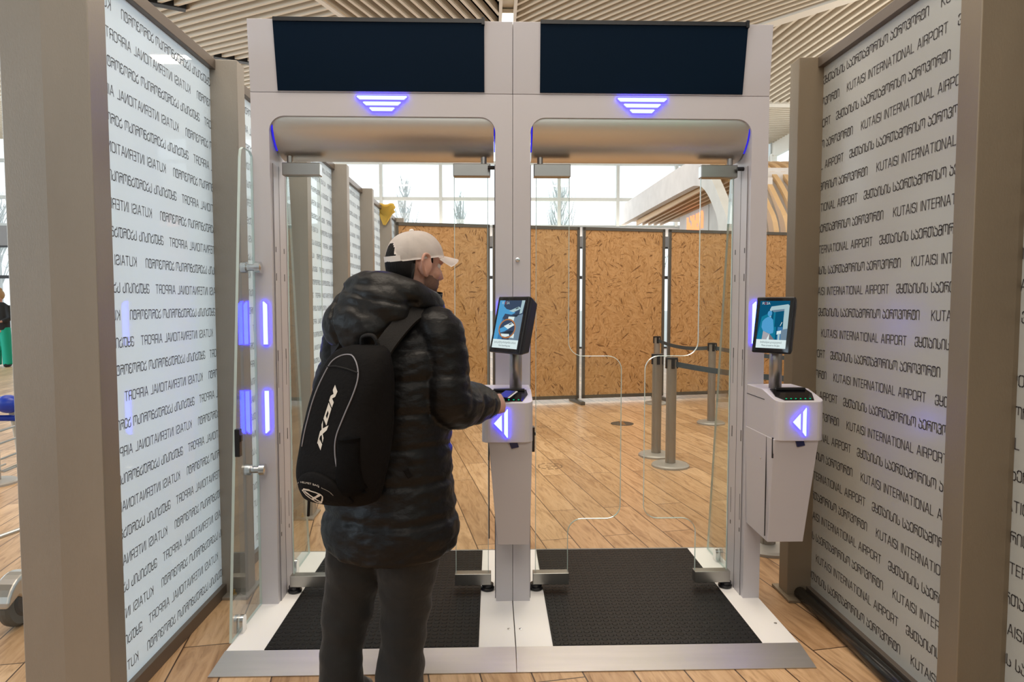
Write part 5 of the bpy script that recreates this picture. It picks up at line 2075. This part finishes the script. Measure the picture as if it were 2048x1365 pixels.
def bag_patch(name, polys, mat, parent, lift=0.0016, cell=0.006):
    """Printed patch: 2D outlines on the bag face, cut fine and laid on the curved fabric."""
    b = nb()
    for P in polys:
        b.faces.new([b.verts.new((u, 0, z)) for u, z in P])
    b.normal_update()
    bmesh.ops.triangulate(b, faces=b.faces[:])
    for _ in range(3):
        es = [e for e in b.edges if e.calc_length() > cell]
        if not es:
            break
        bmesh.ops.subdivide_edges(b, edges=es, cuts=1, use_grid_fill=False)
        bmesh.ops.triangulate(b, faces=[f for f in b.faces if len(f.verts) > 3])
    for v in b.verts:
        v.co = on_bag(v.co.x, v.co.z, lift)
    return obj(name, b, mat, parent)


def bag_line(name, pts, r, mat, parent, k=6, lift=0.001):
    b = nb()
    tube(b, [on_bag(u, z, lift) for u, z in smooth_path(pts, k)], r, 8)
    return obj(name, b, mat, parent, smooth=True)


# raised lower pocket (dome shaped) with its print
dome = [(-0.078, 0.885), (-0.078, 0.922), (-0.0506, 0.950), (-0.0186, 0.962), (0.0129, 0.964), (0.0438, 0.958), (0.0742, 0.943), (0.098, 0.918), (0.108, 0.885), (0.09, 0.862), (-0.06, 0.862)]
b = nb()
dome = [(u + 0.026, z + 0.008) for u, z in dome]
cu_, cz_ = 0.038, 0.913
lay = []
for k, lf in ((1.0, 0.0), (0.97, 0.008), (0.90, 0.012), (0.6, 0.013), (0.3, 0.013)):
    lay.append([b.verts.new(on_bag(cu_ + (u - cu_) * k, cz_ + (z - cz_) * k, lf)) for u, z in smooth_path(dome + [dome[0]], 4)[:-1]])
for r0, r1 in zip(lay, lay[1:]):
    n = len(r0)
    for i in range(n):
        b.faces.new([r0[i], r0[(i + 1) % n], r1[(i + 1) % n], r1[i]])
b.faces.new(lay[-1])
b.faces.new(list(reversed(lay[0])))
pk = obj('lower_pocket', b, 'pack', bp_t, smooth=True)
LIFT = 0.0155
# brand word running up the bag
N_ = [(0.0725, 1.242), (0.0865, 1.2224), (0.0801, 1.2062), (0.0687, 1.2003), (0.0768, 1.1889), (0.0715, 1.1722), (0.0572, 1.1926), (0.0616, 1.2083), (0.0724, 1.2142), (0.067, 1.2258)]
O_ = [(0.0566, 1.1866), (0.0699, 1.1687), (0.0563, 1.116), (0.0416, 1.1363)]
Oi = [(0.0561, 1.1625), (0.0607, 1.1542), (0.056, 1.1367), (0.0501, 1.1456)]
X_ = [(0.0395, 1.1305), (0.0433, 1.1062), (0.0652, 1.1176), (0.061, 1.1026), (0.0455, 1.09), (0.0514, 1.0776), (0.0483, 1.0626), (0.0424, 1.0871), (0.0354, 1.0813), (0.0303, 1.0573), (0.0264, 1.0595), (0.0334, 1.0967), (0.0393, 1.1024), (0.0362, 1.1177)]
I_ = [(0.0352, 1.0726), (0.0475, 1.0582), (0.0433, 1.0395), (0.0303, 1.0564)]
orng = [[O_[i], O_[(i + 1) % 4], Oi[(i + 1) % 4], Oi[i]] for i in range(4)]
bag_patch('brand_letters', [N_, X_, I_] + orng, 'print_', bag_o)


def stroke_polys(pts, wd, closed=False):
    out = []
    P = [Vector(p) for p in pts]
    n = len(P)
    for i in range(n if closed else n - 1):
        p, q = P[i], P[(i + 1) % n]
        d = (q - p).normalized()
        nn = Vector((-d.y, d.x)) * wd / 2
        e = d * wd * 0.3
        out.append([tuple(p - e - nn), tuple(q + e - nn), tuple(q + e + nn), tuple(p - e + nn)])
    return out


logo = [(-0.0462, 0.9026), (-0.038, 0.908), (-0.015, 0.9085), (0.0116, 0.9055), (0.028, 0.9015), (0.033, 0.8964), (0.029, 0.888), (0.0173, 0.8745), (0.0078, 0.8711), (-0.0048, 0.8722), (-0.0173, 0.8783), (-0.0361, 0.8905)]
logo = [(u + 0.026, z + 0.010) for u, z in logo]
lp = stroke_polys(logo, 0.0042, True) + stroke_polys([(-0.010, 0.912), (0.039, 0.885)], 0.006) + stroke_polys([(0.0516, 0.910), (0.0088, 0.8889)], 0.006)
bag_patch('pocket_emblem', lp, 'print_', pk, LIFT)
arcp = smooth_path([(-0.0721, 0.9004), (-0.0727, 0.9069), (-0.066, 0.9186), (-0.0561, 0.9247), (-0.0352, 0.9279), (-0.0161, 0.9286), (0.0012, 0.9284), (0.0184, 0.9264), (0.0385, 0.9225), (0.0522, 0.9184), (0.0644, 0.9118), (0.0711, 0.9033)], 4)
arcp = [(u + 0.026, z + 0.010) for u, z in arcp]
bag_patch('pocket_arc', stroke_polys(arcp[:13], 0.0022) + stroke_polys(arcp[-13:], 0.0022), 'print_dim', pk, LIFT)
tb = text_bm('HELMET BAG', 0.0085)
xs = [v.co.x for v in tb.verts]
kx = 0.078 / (max(xs) - min(xs))
for v in tb.verts:
    s = v.co.x * kx
    u = 0.018 + s
    z = 0.9362 - 1.6 * s * s - 0.02 * s + v.co.y
    v.co = on_bag(u, z, LIFT)
obj('pocket_words', tb, 'print_', pk)
# grey reflective piping, zips, strap buckle, mesh side pocket
bag_line('piping', [(-0.048, 1.04), (-0.034, 1.123), (-0.018, 1.189), (0.001, 1.246), (0.014, 1.283), (0.030, 1.313), (0.062, 1.331), (0.100, 1.333), (0.130, 1.316), (0.148, 1.288), (0.152, 1.255), (0.142, 1.210),
                        (0.118, 1.144), (0.101, 1.088), (0.100, 1.041), (0.112, 0.990), (0.134, 0.955), (0.150, 0.938)], 0.0023, 'piping', bag_o)
bag_line('zip', [(0.010, 1.292), (0.05, 1.297), (0.105, 1.292), (0.150, 1.282)], 0.0028, 'strap', bag_o)
b = nb()
g = []
for i in range(12):
    row = []
    for j in range(12):
        u = 0.108 + 0.066 * i / 11
        z = 0.91 + (0.165 + 0.01 * i / 11) * j / 11
        row.append(b.verts.new(on_bag(u, z, 0.012 * math.sin(math.pi * i / 11) ** 0.5 + 0.002)))
    g.append(row)
for i in range(11):
    for j in range(11):
        b.faces.new([g[i][j], g[i + 1][j], g[i + 1][j + 1], g[i][j + 1]])
bmesh.ops.solidify(b, geom=b.faces[:], thickness=0.003)
obj('mesh_pocket', b, 'mesh', bp_t, smooth=True)
b = nb()
tube(b, smooth_path([tuple(L2W(-0.115, -0.27, 0.885)), tuple(L2W(-0.128, -0.275, 0.86)), tuple(L2W(-0.122, -0.285, 0.82)), tuple(L2W(-0.126, -0.285, 0.775))], 4), [0.003] * 6 + [0.005] * 7, 8)
obj('zip_pull', b, 'strap', bp_t, smooth=True)
b = nb()
tube(b, smooth_path([tuple(L2W(-0.110, -0.235, 1.02)), tuple(L2W(-0.135, -0.24, 1.04)), tuple(L2W(-0.13, -0.235, 1.01))], 4), 0.010, 8)
obj('side_buckle', b, 'black', bp_t, smooth=True)
# top handle loop
b = nb()
tube(b, smooth_path([tuple(L2W(0.060, -0.215, 1.345)), tuple(L2W(0.07, -0.225, 1.385)), tuple(L2W(0.115, -0.225, 1.39)), tuple(L2W(0.13, -0.215, 1.35))], 5), 0.007, 10)
obj('top_handle', b, 'strap', bp_t, smooth=True)


def ribbon(name, pts, wdt, thick, mat, parent, nrm=None):
    b = nb()
    P = [Vector(p) for p in smooth_path(pts, 6)]
    prev = None
    for i, p in enumerate(P):
        tdir = (P[min(i + 1, len(P) - 1)] - P[max(i - 1, 0)]).normalized()
        out = (p - L2W(0.0, 0.02, min(p.z, 1.30))).normalized()
        out = (out - tdir * out.dot(tdir)).normalized()
        sd = tdir.cross(out) * wdt / 2
        vs = [b.verts.new(q) for q in (p - sd, p + sd, p + sd * 0.9 + out * thick, p - sd * 0.9 + out * thick)]
        if prev:
            for q in range(4):
                b.faces.new([prev[q], prev[(q + 1) % 4], vs[(q + 1) % 4], vs[q]])
        else:
            b.faces.new(vs)
        prev = vs
    b.faces.new(list(reversed(prev)))
    return obj(name, b, mat, parent, smooth=False)


ribbon('shoulder_strap', [tuple(L2W(0.165, 0.155, 1.28)), tuple(L2W(0.170, 0.125, 1.40)), tuple(L2W(0.165, 0.03, 1.475)), tuple(L2W(0.155, -0.07, 1.455)), tuple(L2W(0.140, -0.155, 1.39)), tuple(L2W(0.125, -0.205, 1.33))], 0.065, 0.012, 'strap', bp_t)
ribbon('shoulder_strap', [tuple(L2W(-0.15, 0.165, 1.28)), tuple(L2W(-0.155, 0.125, 1.40)), tuple(L2W(-0.155, 0.03, 1.465)), tuple(L2W(-0.14, -0.10, 1.43)), tuple(L2W(-0.06, -0.20, 1.33))], 0.065, 0.012, 'strap', bp_t)
b = nb()
bx(b, -0.010, 0.010, -0.004, 0.004, -0.017, 0.017)
bmesh.ops.transform(b, matrix=Matrix.Translation(L2W(0.205, -0.165, 0.935)) @ Matrix.Rotation(-BY + R(40), 4, 'Z') @ Matrix.Rotation(R(-30), 4, 'Y'), verts=b.verts[:])
obj('side_clip', b, 'pack', bp_t, bevel=0.003)
b = nb()
bx(b, -0.011, 0.011, -0.004, 0.004, -0.016, 0.016)
bmesh.ops.transform(b, matrix=Matrix.Translation(L2W(0.150, -0.262, 1.325)) @ Matrix.Rotation(-BY + R(20), 4, 'Z') @ Matrix.Rotation(R(35), 4, 'Y'), verts=b.verts[:])
obj('strap_buckle', b, 'piping', bp_t, bevel=0.003)
